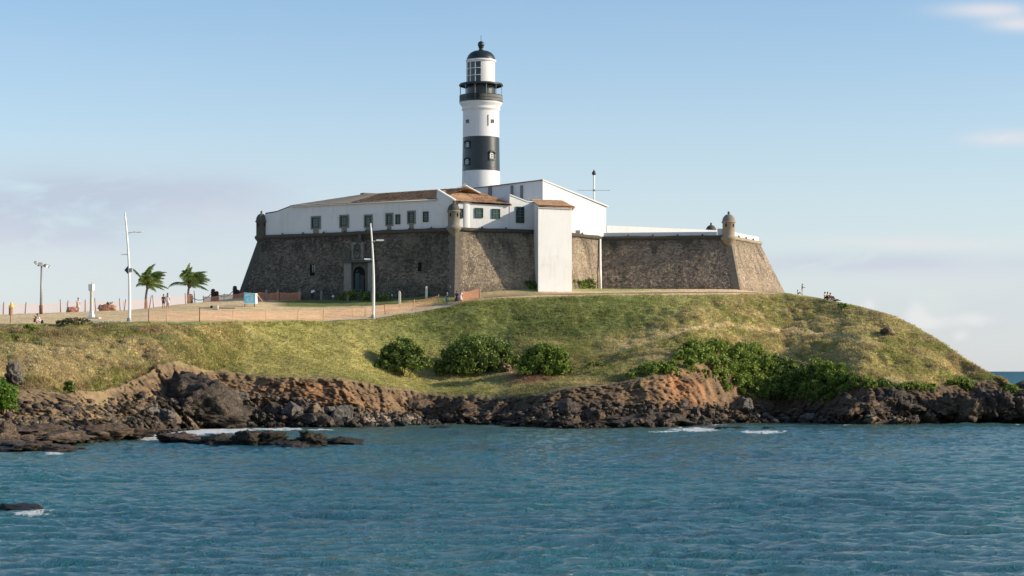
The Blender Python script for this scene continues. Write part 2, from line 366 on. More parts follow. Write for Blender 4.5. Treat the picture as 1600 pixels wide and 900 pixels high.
class MB:
    def __init__(s): s.v = []; s.f = []
    def poly(s, pts, flip=False):
        i = len(s.v); s.v += [tuple(p) for p in pts]; f = list(range(i, i + len(pts))); s.f.append(f[::-1] if flip else f); return s
    def hexa(s, b, t):
        """b, t: matching rings of points, closed"""
        n = len(b); i = len(s.v); s.v += [tuple(p) for p in b] + [tuple(p) for p in t]
        s.f.append(list(range(i, i + n))[::-1]); s.f.append(list(range(i + n, i + 2 * n)))
        for k in range(n):
            j = (k + 1) % n; s.f.append([i + k, i + j, i + n + j, i + n + k])
        return s
    def box(s, c, size, rz=0.0, ax=None):
        c = Vector(c)
        if ax is None: X, Y, Z = Vector((math.cos(rz), math.sin(rz), 0)), Vector((-math.sin(rz), math.cos(rz), 0)), Vector((0, 0, 1))
        else: X, Y, Z = ax
        a, b, h = size[0] / 2, size[1] / 2, size[2] / 2
        ring = lambda q: [c + X * u * a + Y * v * b + Z * q for u, v in ((-1, -1), (1, -1), (1, 1), (-1, 1))]
        return s.hexa(ring(-h), ring(h))
    def tube(s, pts, rad, n=8, cap=True):
        pts = [Vector(p) for p in pts]; rad = rad if isinstance(rad, (list, tuple)) else [rad] * len(pts)
        i0 = len(s.v); up = None
        for k, p in enumerate(pts):
            d = (pts[min(k + 1, len(pts) - 1)] - pts[max(k - 1, 0)]).normalized()
            if up is None:
                up = Vector((0, 0, 1)) if abs(d.z) < 0.9 else Vector((1, 0, 0))
            a = d.cross(up).normalized(); b = a.cross(d).normalized(); up = b
            for q in range(n):
                t = 2 * math.pi * q / n; s.v.append(tuple(p + (a * math.cos(t) + b * math.sin(t)) * rad[k]))
        for k in range(len(pts) - 1):
            for q in range(n):
                r = (q + 1) % n; a = i0 + k * n
                s.f.append([a + q, a + n + q, a + n + r, a + r])
        if cap:
            s.f.append([i0 + q for q in range(n)]); e = i0 + (len(pts) - 1) * n; s.f.append([e + q for q in range(n)][::-1])
        return s
    def lathe(s, c, prof, n=24, a0=0, a1=2 * math.pi):
        c = Vector(c); full = abs(a1 - a0 - 2 * math.pi) < 1e-6; m = n if full else n + 1; i0 = len(s.v)
        for r, z in prof:
            for q in range(m):
                t = a0 + (a1 - a0) * q / n; s.v.append((c.x + r * math.cos(t), c.y + r * math.sin(t), c.z + z))
        for k in range(len(prof) - 1):
            for q in range(n):
                r = (q + 1) % m; a = i0 + k * m; s.f.append([a + q, a + r, a + m + r, a + m + q])
        return s
    def build(s, name, material, parent=None, smooth=False, at=None, bevel=0):
        og = origin(parent) if parent else (Vector(at) if at is not None else Vector((0, 0, 0)))
        me = bpy.data.meshes.new(name)
        me.from_pydata([(x - og.x, y - og.y, z - og.z) for x, y, z in s.v], [], s.f)
        me.materials.append(material)
        if smooth: me.polygons.foreach_set('use_smooth', [True] * len(me.polygons))
        me.update(); o = link_mesh(name, me, parent)
        if not parent and at is not None: o.location = at
        if bevel:
            bv = o.modifiers.new('bevel', 'BEVEL'); bv.width = bevel; bv.segments = 2
        return o

# ------------------------------------------------------------------ the headland (fan grid fitted to measured profile lines)
K = [-300, -100, 0, 60, 110, 180, 230, 280, 340, 400, 460, 540, 600, 660, 720, 780, 840, 900, 960, 1020, 1080, 1150, 1225, 1300, 1350, 1400, 1450, 1500, 1545, 1600, 1680, 1900]
A_py = [735, 725, 702, 700, 697, 690, 684, 675, 668, 668, 668, 668, 667, 664, 663, 664, 668, 670, 668, 668, 666, 661, 660, 662, 664, 663, 662, 660, 660, 660, 658, 655]
B_py = [640, 640, 634, 637, 634, 632, 626, 630, 628, 628, 632, 640, 649, 653, 654, 650, 646, 644, 642, 641, 642, 645, 646, 645, 634, 627, 629, 627, 625, 631, 636, 641]
B_dd = [25, 25, 25, 25, 24, 26, 22, 12, 7, 7, 7, 8, 9, 8, 5, 6, 9, 12, 10, 9, 9, 12, 12, 8, 5, 5, 5, 5, 5, 5, 5, 5]
C_py = [600, 595, 588, 592, 598, 578, 566, 568, 582, 588, 590, 593, 602, 612, 620, 622, 618, 608, 596, 586, 568, 550, 560, 580, 597, 602, 604, 600, 596, 617, 628, 637]
C_dd = [6, 6, 6, 6, 6, 5, 5, 5, 4, 4, 3, 3, 3, 3, 3, 3, 3, 4, 5, 6, 7, 8, 8, 7, 4, 4, 3, 3, 3, 3, 3, 3]
M_py = [545, 545, 545, 545, 545, 535, 532, 534, 545, 555, 560, 572, 580, 584, 586, 585, 582, 575, 555, 535, 516, 512, 516, 528, 538, 549, 562, 580, 590, 615, 626, 636]
M_fr = [.4] * 12 + [.45, .45, .45, .45, .45, .45, .4, .4, .4, .4, .4, .4, .4, .4, .4, .4, .5, .5, .5, .5]
EK = [-300, 0, 100, 200, 300, 400, 500, 583, 650, 700, 740, 780, 840, 900, 960, 1020, 1080, 1150, 1225, 1300, 1350, 1400, 1450, 1500, 1545, 1580, 1600, 1680, 1900]
E_py = [508, 507, 507, 505, 504, 503, 503, 498, 488, 478, 469, 465, 463, 460.5, 459, 458.5, 458.5, 459, 457, 468, 478.5, 492, 519, 553, 583, 603, 613, 625, 635]
E_d = [190, 200, 203, 206, 212, 222, 232, 238, 242, 244, 245, 246, 247, 248, 250, 252, 254, 256, 262, 256, 250, 244, 238, 230, 224, 220, 219, 218, 218]
GK = [-300, 0, 200, 340, 380, 430, 500, 600, 705, 760, 840, 940, 1150, 1225, 1260, 1300, 1400, 1500, 1600, 1900]
F_d = [226, 236, 246, 258, 262, 256, 255, 251, 248, 250, 253, 262, 262, 276, 274, 270, 256, 240, 226, 226]
F_z = [11.4, 12.35, 13.2, 14.9, 15.5, 14.7, 14.6, 14.6, 14.9, 15.6, 16.2, 16.4, 16.3, 16.2, 15.9, 14.4, 11.5, 6.5, 2.2, 0.6]
G_d = [246, 256, 268, 285, 296, 330, 335, 335, 335, 335, 335, 335, 335, 320, 310, 300, 285, 265, 245, 245]
G_z = [9, 9.5, 10, 11, 12, 15, 16, 16, 16, 16, 16, 16, 16, 14, 12, 9, 5, 2, 0, -1]
pxs = np.arange(-300, 1901, 2.0)
def sm(a, k=15):
    ker = np.hanning(k + 2)[1:-1]; ker /= ker.sum(); return np.convolve(np.pad(a, k // 2, mode='edge'), ker, 'valid')
def I(kx, vy, k=15): return sm(np.interp(pxs, kx, vy), k)
a_py, b_py, c_py, m_py = I(K, A_py), I(K, B_py), I(K, C_py), I(K, M_py)
a_d = (CH) * F / (a_py - HY); b_d = a_d + I(K, B_dd); c_d = b_d + I(K, C_dd)
e_py, e_d = I(EK, E_py), I(EK, E_d); m_d = c_d + (e_d - c_d) * I(K, M_fr)
f_d, f_z, g_d, g_z = I(GK, F_d), I(GK, F_z), I(GK, G_d), I(GK, G_z)
zf = lambda py, d: CH + (HY - py) * d / F
ND = np.stack([a_d - 9, a_d, b_d, c_d, m_d, e_d, f_d, g_d, g_d + 30])
NZ = np.stack([a_d * 0 - 2.2, a_d * 0, zf(b_py, b_d), zf(c_py, c_d), zf(m_py, m_d), zf(e_py, e_d), f_z, g_z, a_d * 0 - 3])
ROWS = [14, 80, 80, 90, 100, 50, 16, 14]
def zone_rows():
    t = []
    for k, n in enumerate(ROWS): t += list(k + np.arange(n) / n)
    return np.array(t + [8.0])
T = zone_rows(); nr, nc = len(T), len(pxs)
seg = np.minimum(T.astype(int), 7); fr = (T - seg)[:, None]
GD = ND[seg] * (1 - fr) + ND[seg + 1] * fr; GZ = NZ[seg] * (1 - fr) + NZ[seg + 1] * fr
kr = np.hanning(19)[1:-1]; kr /= kr.sum()
SZ = np.stack([np.convolve(np.pad(GZ[:, j], 8, mode='edge'), kr, 'valid') for j in range(nc)], 1)
wsm = np.interp(T, [0, 2.9, 3.15, 7, 8], [0, 0, 1, 1, 1])[:, None]
GZ = GZ * (1 - wsm) + SZ * wsm
def ground_z(px, d):
    j = int(round((px - pxs[0]) / 2)); j = min(max(j, 0), nc - 1); return float(np.interp(d, GD[:, j], GZ[:, j]))
def hit(px, py, lo=1.0, hi=7.0):
    """first ground point seen at that place of the photograph"""
    j = int(round((px - pxs[0]) / 2)); j = min(max(j, 0), nc - 1)
    PY = HY - (GZ[:, j] - CH) * F / GD[:, j]
    m = (T >= lo) & (T <= hi); p = PY[m]; d = GD[m, j]
    for i in range(len(p) - 1):
        if (p[i] - py) * (p[i + 1] - py) <= 0 and p[i] != p[i + 1]:
            dd = d[i] + (d[i + 1] - d[i]) * (p[i] - py) / (p[i] - p[i + 1]); return W(px, py, dd)
    i = int(np.argmin(np.abs(p - py))); return Vector(((px - 800) * d[i] / F, d[i], CH + (HY - p[i]) * d[i] / F))

TT = np.repeat(T, nc); PX = np.tile(pxs, nr)
X = (PX - 800) * GD.ravel() / F; Y = GD.ravel().copy(); Z = GZ.ravel().copy()
P0 = np.stack([X, Y, Z], 1)
def band(x, a, b, c, d): return np.clip((x - a) / (b - a + 1e-9), 0, 1) * np.clip((d - x) / (d - c + 1e-9), 0, 1)
wob = fbm(P0, 0.12, 4, 0.55) * 0.5
rockm = band(TT + wob * .25, -1, -0.5, 1.75, 2.25)
soilm = band(TT + wob * .5 + band(PX, -400, -399, 190, 250) * .5, 1.8, 2.15, 2.95, 3.15)
rockm = rockm * (1 - 0 * TT)
grassm = 1 - np.clip(rockm + soilm, 0, 1)
# relief: out of the slope along -y and up
rid = fbm(P0 * np.array((1, 1, .45)), 0.22, 5, 0.55, ridge=True); big = fbm(P0, 0.06, 3, 0.5, 9)
f1, f2, hh = worley(P0 + fbm(P0, .5, 2)[:, None] * .4, 0.42)
blocks = np.clip((f2 - f1) * 3.2, 0, 1) * (0.4 + hh)
g1, g2, h2_ = worley(P0 + fbm(P0, 1.2, 2)[:, None] * .3, 1.25); blk2 = np.clip((g2 - g1) * 4, 0, 1) * (.3 + h2_); lf_ = 1 - .6 * band(PX, -400, -399, 190, 240); blocks = blocks * lf_; blk2 = blk2 * lf_
sdir = np.array((.45, -.2, .85)); saw0 = (((P0 @ sdir) / .9 + fbm(P0, .35, 3) * 1.2) % 1.0) ** 1.5
rid2 = fbm(P0 * np.array((1, 1, .3)), .75, 4, .6, 41, ridge=True)
PYv = HY - (Z - CH) * F / Y
slope_rough = fbm(P0, 0.35, 4, 0.6, 31) * 0.30 + fbm(P0, 0.1, 2, 0.5, 77) * 0.95
flatm = band(TT, 4.7, 5.1, 8, 9)
Y -= soilm * (rid * .85 + rid2 * .55 + blocks * .4 + blk2 * .3 + (saw0 - .4) * .1 + fbm(P0, 2.3, 3, .6, 19, True) * .2 + fbm(P0, .9, 3, .6, 5) * .5) + rockm * (TT > .9) * (blocks * 1.3 - .3 + blk2 * .5 + (saw0 - .4) * .45)
Z += rockm * np.clip(TT - .35, 0, 1) * (blocks * .7 - .42 + rid * .3 + blk2 * .3) + soilm * rid * .15
Z += grassm * (1 - flatm) * slope_rough + grassm * flatm * fbm(P0, .3, 3) * .06 + grassm * (1 - flatm) * fbm(P0, 1.1, 3, .6, 61) * .16
# small slumps on the right-hand hill and ruts on the left bluff
hillm = band(PX, 900, 1050, 3000, 3100) * grassm * (1 - flatm); blf = band(PX, -400, -390, 200, 420) * grassm * (1 - flatm)
Z -= (hillm * .55 + blf * .9) * np.clip(fbm(P0 * np.array((1, .35, 1)), .28, 4, .6, 50, True) - .25, 0, 1) * 1.2
foot = band(TT, 1.0, 1.3, 2.0, 2.3)
# ground albedo by zone
n1 = fbm(P0, .16, 5, .6, 3) * .5 + .5; n2 = fbm(P0, .6, 4, .6, 13) * .5 + .5; n3 = fbm(P0, .07, 3, .5, 23) * .5 + .5
def C(*c): return np.array(c)[None, :]
def mixc(a, b, f): f = np.clip(f, 0, 1)[:, None]; return a * (1 - f) + b * f
green = C(.17, .175, .045); lush = C(.12, .15, .04); dry = C(.36, .29, .125); brown = C(.235, .17, .085); straw = C(.46, .37, .19)
gy = band(PX, 300, 420, 620, 780); hl = band(PX, 850, 1050, 5000, 5001)
col = mixc(green + C(0, 0, 0) * P0, dry, np.clip((n1 - .38) * 3.2, 0, 1))
col = mixc(col, C(.30, .27, .085) + 0 * P0, gy * .75 * band(TT, 3, 3.3, 4.8, 5.2))
col = mixc(col, brown + 0 * P0, hl * np.clip((n2 - .38) * 3.5, 0, 1) * .75)
col = mixc(col, brown + 0 * P0, band(PX, -400, -399, 240, 330) * np.clip((fbm(P0, .3, 5, .65, 88) + .08) * 4, 0, 1) * .8)
col = mixc(col, straw + 0 * P0, band(PX, -400, -399, 200, 300) * band(TT, 3, 3.1, 4.1, 4.6) * .5)
col = mixc(col, lush + 0 * P0, band(PX, 560, 660, 1000, 1150) * band(TT, 4.25, 4.5, 4.95, 5.03) * np.clip((n1 - .22) * 3, 0, 1) * .8)
col = mixc(col, straw + 0 * P0, hl * band(PX, 850, 950, 1250, 1400) * band(TT, 4.02, 4.06, 4.12, 4.2) * .6)
# dirt band in front of the fort, worn lawn at left
plat = band(TT, 5.0, 5.06, 8, 9)
col = mixc(col, C(.55, .41, .215) + 0 * P0, plat * band(PX, -400, -399, 640, 700) * (.75 + .4 * n1))
col = mixc(col, lush * 1.2 + 0 * P0, band(TT, 4.93, 4.97, 5.02, 5.1) * band(PX, -400, -399, 300, 420) * .8)
col = mixc(col, lush * .9 + 0 * P0, band(TT, 5.62, 5.7, 8, 9) * band(PX, 425, 450, 660, 700) * .95)
col = mixc(col, C(.50, .37, .21) + 0 * P0, band(TT, 5.0, 5.03, 9, 10) * band(PX, 740, 800, 1240, 1270) * np.clip(.35 + n1, 0, 1))
col = mixc(col, lush * 1.5 + 0 * P0, band(TT, 5.35, 5.5, 7, 8) * band(PX, 780, 830, 1000, 1060) * np.clip(n2 * 1.4, 0, 1) * .9)
soilc = mixc(C(.40, .20, .092) + 0 * P0, C(.12, .078, .048) + 0 * P0, np.clip((fbm(P0 * np.array((1, 1, .5)), .45, 5, .65, 91) + .08) * 3.2, 0, 1))
soilc = mixc(soilc, C(.17, .12, .07) + 0 * P0, np.clip((.56 - n1) * 5, 0, 1) * .75)
soilc = mixc(soilc, C(.34, .24, .13) + 0 * P0, band(PX, -400, -399, 200, 260) * .6)
soilc = mixc(soilc, dry * .8 + 0 * P0, band(PX, -400, -399, 200, 300) * np.clip((n2 - .4) * 4, 0, 1) * .7)
soilc = mixc(soilc, brown + 0 * P0, np.clip((TT - 2.55) * 2.2 + (n2 - .5) * 1.5, 0, 1) * .7)
orng = np.maximum(np.maximum(band(PX, 400, 450, 545, 580), band(PX, 1000, 1030, 1085, 1120)), band(PX, 120, 140, 165, 200) * .7)
soilc = mixc(soilc, C(.20, .14, .082) + 0 * P0, (1 - orng) * .75)
soilc = mixc(soilc, C(.085, .06, .04) + 0 * P0, np.clip((fbm(P0, .8, 5, .65, 97) - .02) * 4, 0, 1) * .7)
soilc = mixc(soilc, C(.10, .075, .05) + 0 * P0, np.maximum(band(PX, 640, 700, 930, 1000), band(PX, 1150, 1250, 5000, 5001)) * .7)
rockc = mixc(C(.050, .038, .028) + 0 * P0, C(.21, .155, .105) + 0 * P0, np.clip((hh - .45) * 1.6 + (n2 - .5), 0, 1))
rockc = mixc(rockc, C(.33, .24, .155) + 0 * P0, band(PX, -400, -399, 200, 260) * np.clip(TT - .9, 0, 1) * np.clip((n1 - .3) * 2, 0, 1) * .4)
rockc = mixc(rockc, C(.42, .33, .24) + 0 * P0, band(PX, 555, 585, 650, 690) * band(TT, .9, 1.0, 1.7, 1.9) * .8)
rockc = mixc(rockc, C(.016, .014, .010) + 0 * P0, np.clip((.55 - Z) / .5, 0, 1) * .85)
col = col * np.array((1.27, 1.27, 1.35))[None, :] * (1 + .28 * hl * (TT > 3))[:, None] * grassm[:, None] + soilc * np.clip(soilm, 0, 1)[:, None] + rockc * np.clip(1 - grassm - soilm, 0, 1)[:, None]  # right hill's colour brightened to make up for grazing sun
# bare scar by the bushes
scar = np.exp(-(((PX - 830) / 38) ** 2 + ((PYv - 593) / 8) ** 2)); col = mixc(col, C(.24, .14, .08) + 0 * P0, scar * 1.3)
idx = np.arange(nr * nc).reshape(nr, nc)
Q = np.stack([idx[:-1, :-1], idx[:-1, 1:], idx[1:, 1:], idx[1:, :-1]], -1).reshape(-1, 4)
land = np_mesh('headland', np.stack([X, Y, Z], 1), Q, M['ground'], smooth=False)
ca = land.data.color_attributes.new('col', 'FLOAT_COLOR', 'POINT')
ca.data.foreach_set('color', np.concatenate([np.clip(col, 0, 1), np.ones((len(col), 1))], 1).astype(np.float32).ravel())
tag(land, 'grassy headland with an orange soil cliff above dark shore rocks', kind='structure')
LZ = Z.reshape(nr, nc); LY = Y.reshape(nr, nc); LC = col.reshape(nr, nc, 3); LX = X.reshape(nr, nc)

# ------------------------------------------------------------------ sea
def m_water(t):
    dp = t.node('ShaderNodeAttribute', attribute_name='foam').outputs['Color']; s = t.node('ShaderNodeSeparateColor'); t.l.new(dp, s.inputs[0])
    shal, foam = s.outputs[0], s.outputs[1]
    n = t.noise(t.mapping(t.pos, (.05, .03, 1)), 1.0, 5, 0.6)
    c = t.mix(t.smooth(n, .3, .7), (0.020, 0.105, 0.150, 1), (0.032, 0.165, 0.185, 1))
    c = t.mix(shal, c, (0.060, 0.125, 0.085, 1))
    fn = t.math('ADD', t.noise(t.mapping(t.pos, (.8, .45, 1)), 1.5, 7, .75), t.math('MULTIPLY', t.math('SUBTRACT', t.noise(t.pos, 5, 3, .7), .5), .5))
    fm = t.smooth(t.math('ADD', fn, t.math('MULTIPLY', foam, .5)), .93, 1.03)
    c = t.mix(fm, c, (0.72, 0.76, 0.76, 1))
    t.put(t.b.inputs['Base Color'], c)
    yy_ = t.node('ShaderNodeSeparateXYZ'); t.l.new(t.pos, yy_.inputs[0]); rf_ = t.mix(t.smooth(yy_.outputs[1], 260, 900), (.10,) * 3 + (1,), (.5,) * 3 + (1,))
    t.put(t.b.inputs['Roughness'], t.mix(fm, rf_, (.9,) * 3 + (1,)))
    t.b.inputs['IOR'].default_value = 1.33
    w1 = t.noise(t.mapping(t.pos, (1.0, 1.5, 1), rot=(0, 0, .2)), 1.6, 4, .6, .3)
    w2 = t.noise(t.mapping(t.pos, (1.0, 1.8, 1), rot=(0, 0, -.3)), 5.5, 4, .65)
    w3 = t.noise(t.mapping(t.pos, (1.0, 1.3, 1)), 15, 3, .65)
    py_ = t.node('ShaderNodeSeparateXYZ'); t.l.new(t.pos, py_.inputs[0])
    swell = t.math('MULTIPLY', t.noise(t.mapping(t.pos, (.5, 1, 1)), .055, 3, .6), t.math('MULTIPLY', t.smooth(py_.outputs[1], 350, 1500), 80.0))
    swell = t.math('ADD', swell, t.math('MULTIPLY', t.noise(t.mapping(t.pos, (.5, 1, 1)), .011, 3, .6), t.math('MULTIPLY', t.smooth(py_.outputs[1], 1000, 5000), 420.0)))
    w1 = t.math('ADD', w1, swell)
    bump(t, t.math('ADD', t.math('ADD', w1, t.math('MULTIPLY', w2, .45)), t.math('MULTIPLY', w3, .4)), 1.0, 0.38)
M['water'] = mat('sea_water', m_water, rough=0.1, spec=0.5)
wpx = np.arange(-500, 2101, 5.0)
wd_ = np.concatenate([np.arange(16, 50, .8), np.arange(50, 120, .16), np.arange(120, 240, .34), np.geomspace(241, 30000, 60)])
WX = ((wpx[None, :] - 800) / F * wd_[:, None]); WY = np.repeat(wd_[:, None], len(wpx), 1)
wide = np.array([1.0 + 6 * np.clip((d - 400) / 4000, 0, 1) for d in wd_])[:, None]; WX = WX * wide
rg = np.random.default_rng(11); WZ = np.zeros_like(WX); DXo = np.zeros_like(WX); DYo = np.zeros_like(WX)
mod = fbm(np.stack([WX.ravel(), WY.ravel() * .6, WX.ravel() * 0], 1), .05, 3).reshape(WX.shape)
for i in range(60):
    L = 0.55 * (4.2 / 0.55) ** (rg.random() ** 1.15); th = R(-80 + rg.normal() * 20); k = 2 * math.pi / L
    amp = 0.0090 * L ** 0.62 * (0.6 + .8 * rg.random()); ph = rg.random() * 6.28
    arg = k * (WX * math.cos(th) + WY * math.sin(th)) + ph + 1.5 * mod
    WZ += amp * np.sin(arg); DXo -= amp * math.cos(th) * np.cos(arg) * .9; DYo -= amp * math.sin(th) * np.cos(arg) * .9
fade = np.interp(wd_, [16, 230, 400, 1000], [1, 1, .3, 0])[:, None]
calm = np.interp(wd_, [100, 190], [1.0, .7])[:, None]
WZ = WZ * np.clip(1 + 1.1 * mod, .3, 2) * fade * calm
WXX, WYY = WX + DXo * fade, WY + DYo * fade
wi = np.arange(WX.size).reshape(WX.shape); WQ = np.stack([wi[:-1, :-1], wi[:-1, 1:], wi[1:, 1:], wi[1:, :-1]], -1).reshape(-1, 4)
sea = np_mesh('sea', np.stack([WXX.ravel(), WYY.ravel(), WZ.ravel()], 1), WQ, M['water'], smooth=True)
tag(sea, 'choppy blue-green sea in front of the headland', kind='structure')
# distance from the shore along the view column, and foam patches round the rocks
ad = np.interp(wpx, pxs, a_d)
dist = ad[None, :] - WY
shal = np.clip(1 - dist / 30, 0, 1) ** 1.6 * (WY < 240)
foam = np.exp(-np.abs(np.clip(dist, -3, 99)) / 1.6) * (WY < 240) * .62
FOAM = [(268, 676, 58, 9, 2.4), (236, 684, 26, 6, 2.0), (340, 673, 70, 6, 1.8), (430, 671, 70, 3.5, 1.2), (500, 672, 50, 2.5, 1.1), (95, 691, 50, 4, 1.2), (85, 710, 24, 3, 1.2), (60, 712, 60, 2.5, .9), (1085, 672, 60, 5, 1.3), (1190, 676, 60, 3.6, 1.25), (1110, 663, 50, 4, 1.1), (1330, 664, 60, 2, .9), (1040, 675, 40, 2.5, 1.1),
        (48, 805, 62, 3.6, 1.35), (10, 791, 26, 2.4, 1.1), (870, 674, 34, 1.6, .7), (1310, 664, 30, 1.5, .5), (1590, 664, 16, 1.5, .9), (520, 697, 30, 1.5, .6), (1130, 662, 60, 3, .6), (700, 669, 80, 2, .3), (600, 668, 40, 2, .6)]
wpy = HY + CH * F / WY; wPX = np.repeat(wpx[None, :], len(wd_), 0)
for cx, cy, rx, ry, a in FOAM:
    foam = np.maximum(foam, a * np.exp(-(((wPX - cx) / rx) ** 2 + ((wpy - cy) / ry) ** 2)))
fa = sea.data.color_attributes.new('foam', 'FLOAT_COLOR', 'POINT')
fa.data.foreach_set('color', np.stack([shal.ravel(), foam.ravel(), foam.ravel() * 0, foam.ravel() * 0 + 1], 1).astype(np.float32).ravel())
bed = MB(); bed.poly([(-9000, 5, -6), (9000, 5, -6), (20000, 30000, -6), (-20000, 30000, -6)]); tag(bed.build('seabed', M['concrete']), 'sandy bed under the sea', kind='structure')

# ------------------------------------------------------------------ grass
def grass():
    tr_r = rg.random
    N = 170000
    # rows weighting: slopes get most of it
    rows_w = np.interp(T, [0, 2.1, 2.3, 4.9, 5.05, 6, 8], [0, 0, 1, 1, .25, .12, 0])
    # weigh by visible area of each cell
    ar = np.abs(np.gradient(HY - (LZ - CH) * F / LY, axis=0)) + .25
    cols_w = np.interp(pxs, [-300, -20, 0, 1620, 1640, 1900], [.1, .3, 1, 1, .2, .1])
    wgt = rows_w[:, None] * ar * cols_w[None, :] * (grassm.reshape(nr, nc) > .6); wgt = wgt.ravel() / wgt.sum()
    pick = rg.choice(nr * nc, N, p=wgt)
    jit = rg.normal(size=(N, 2)) * np.array((.12, .22))
    bx = LX.ravel()[pick] + jit[:, 0]; by = LY.ravel()[pick] + jit[:, 1] * .5; bz = LZ.ravel()[pick] - .05
    Tk = TT[pick]; nn = fbm(np.stack([bx, by, bz], 1), .5, 3) + .5
    edge = np.exp(-((Tk - 3.0) / .06) ** 2)
    tall = np.where(Tk < 5.0, .12 + .20 * np.clip(nn, 0, 1) ** 1.5 + edge * .15, .05) * (0.6 + .8 * rg.random(N))
    tall += np.where(Tk < 4.95, .35 * np.clip(fbm(np.stack([bx, by, bz], 1), .9, 3, .6, 70) - .28, 0, .5), 0)
    tall *= np.where((bx / by * F + 800 > 380) & (bx / by * F + 800 < 800) & (Tk < 4.9), .6, 1)
    nb = 4; V = np.zeros((N * nb * 3, 3)); 
    for k in range(nb):
        a = rg.random(N) * 6.283; ln = tall * (.5 + .5 * rg.random(N)); lean = ln * (.3 + .8 * rg.random(N)); wv = .03 + .04 * rg.random(N)
        ox = rg.normal(size=N) * .10; oy = rg.normal(size=N) * .10
        c, s_ = np.cos(a), np.sin(a)
        b = (np.arange(N) * nb + k) * 3
        V[b] = np.stack([bx + ox - s_ * wv, by + oy + c * wv, bz], 1); V[b + 1] = np.stack([bx + ox + s_ * wv, by + oy - c * wv, bz], 1)
        V[b + 2] = np.stack([bx + ox + c * lean - .05 * ln, by + oy + s_ * lean, bz + ln], 1)
    Fc = np.arange(len(V)).reshape(-1, 3)
    o = np_mesh('grass', V, Fc, M['grass'])
    cc = LC.reshape(-1, 3)[pick] * (1.0 + .25 * rg.random((N, 1)))
    cc = np.repeat(cc, nb * 3, 0); at = o.data.color_attributes.new('col', 'FLOAT_COLOR', 'POINT')
    at.data.foreach_set('color', np.concatenate([cc, np.ones((len(cc), 1))], 1).astype(np.float32).ravel())
    tag(o, 'tufted dry and green grass covering the headland slopes', kind='stuff')
grass()

# ------------------------------------------------------------------ rocks
def ico(sub):
    import bmesh
    bm = bmesh.new(); bmesh.ops.create_icosphere(bm, subdivisions=sub, radius=1.0)
    V = np.array([v.co[:] for v in bm.verts]); Fc = np.array([[v.index for v in f.verts] for f in bm.faces]); bm.free(); return V, Fc
ICO = {k: ico(k) for k in (1, 2, 3, 4, 5)}
def rock_verts(sub, seed, cuts=16, rough=.16, keep=.5):
    r = np.random.default_rng(seed); V = ICO[sub][0].copy()
    for _ in range(cuts):
        n = r.normal(size=3); n /= np.linalg.norm(n); d = keep + .35 * r.random(); q = V @ n - d
        V -= np.clip(q, 0, None)[:, None] * n
    rr = fbm(V + seed * 3.1, 1.5, 5, .62, ridge=True); V = V * (1 + rough * 1.3 * rr[:, None])
    f1, f2, h = worley(V + seed, 2.3, seed & 63); return V * (1 + (np.clip((f2 - f1) * 2.5, 0, 1) * (.3 + h) - .5)[:, None] * rough)
_rk = {}
def rock_mesh(key, sub, seed, m, rough=.16):
    if key not in _rk:
        V = rock_verts(sub, seed, rough=rough); me = bpy.data.meshes.new('rock'); me.from_pydata(V.tolist(), [], ICO[sub][1].tolist()); me.materials.append(m); me.update(); _rk[key] = me
    return _rk[key]
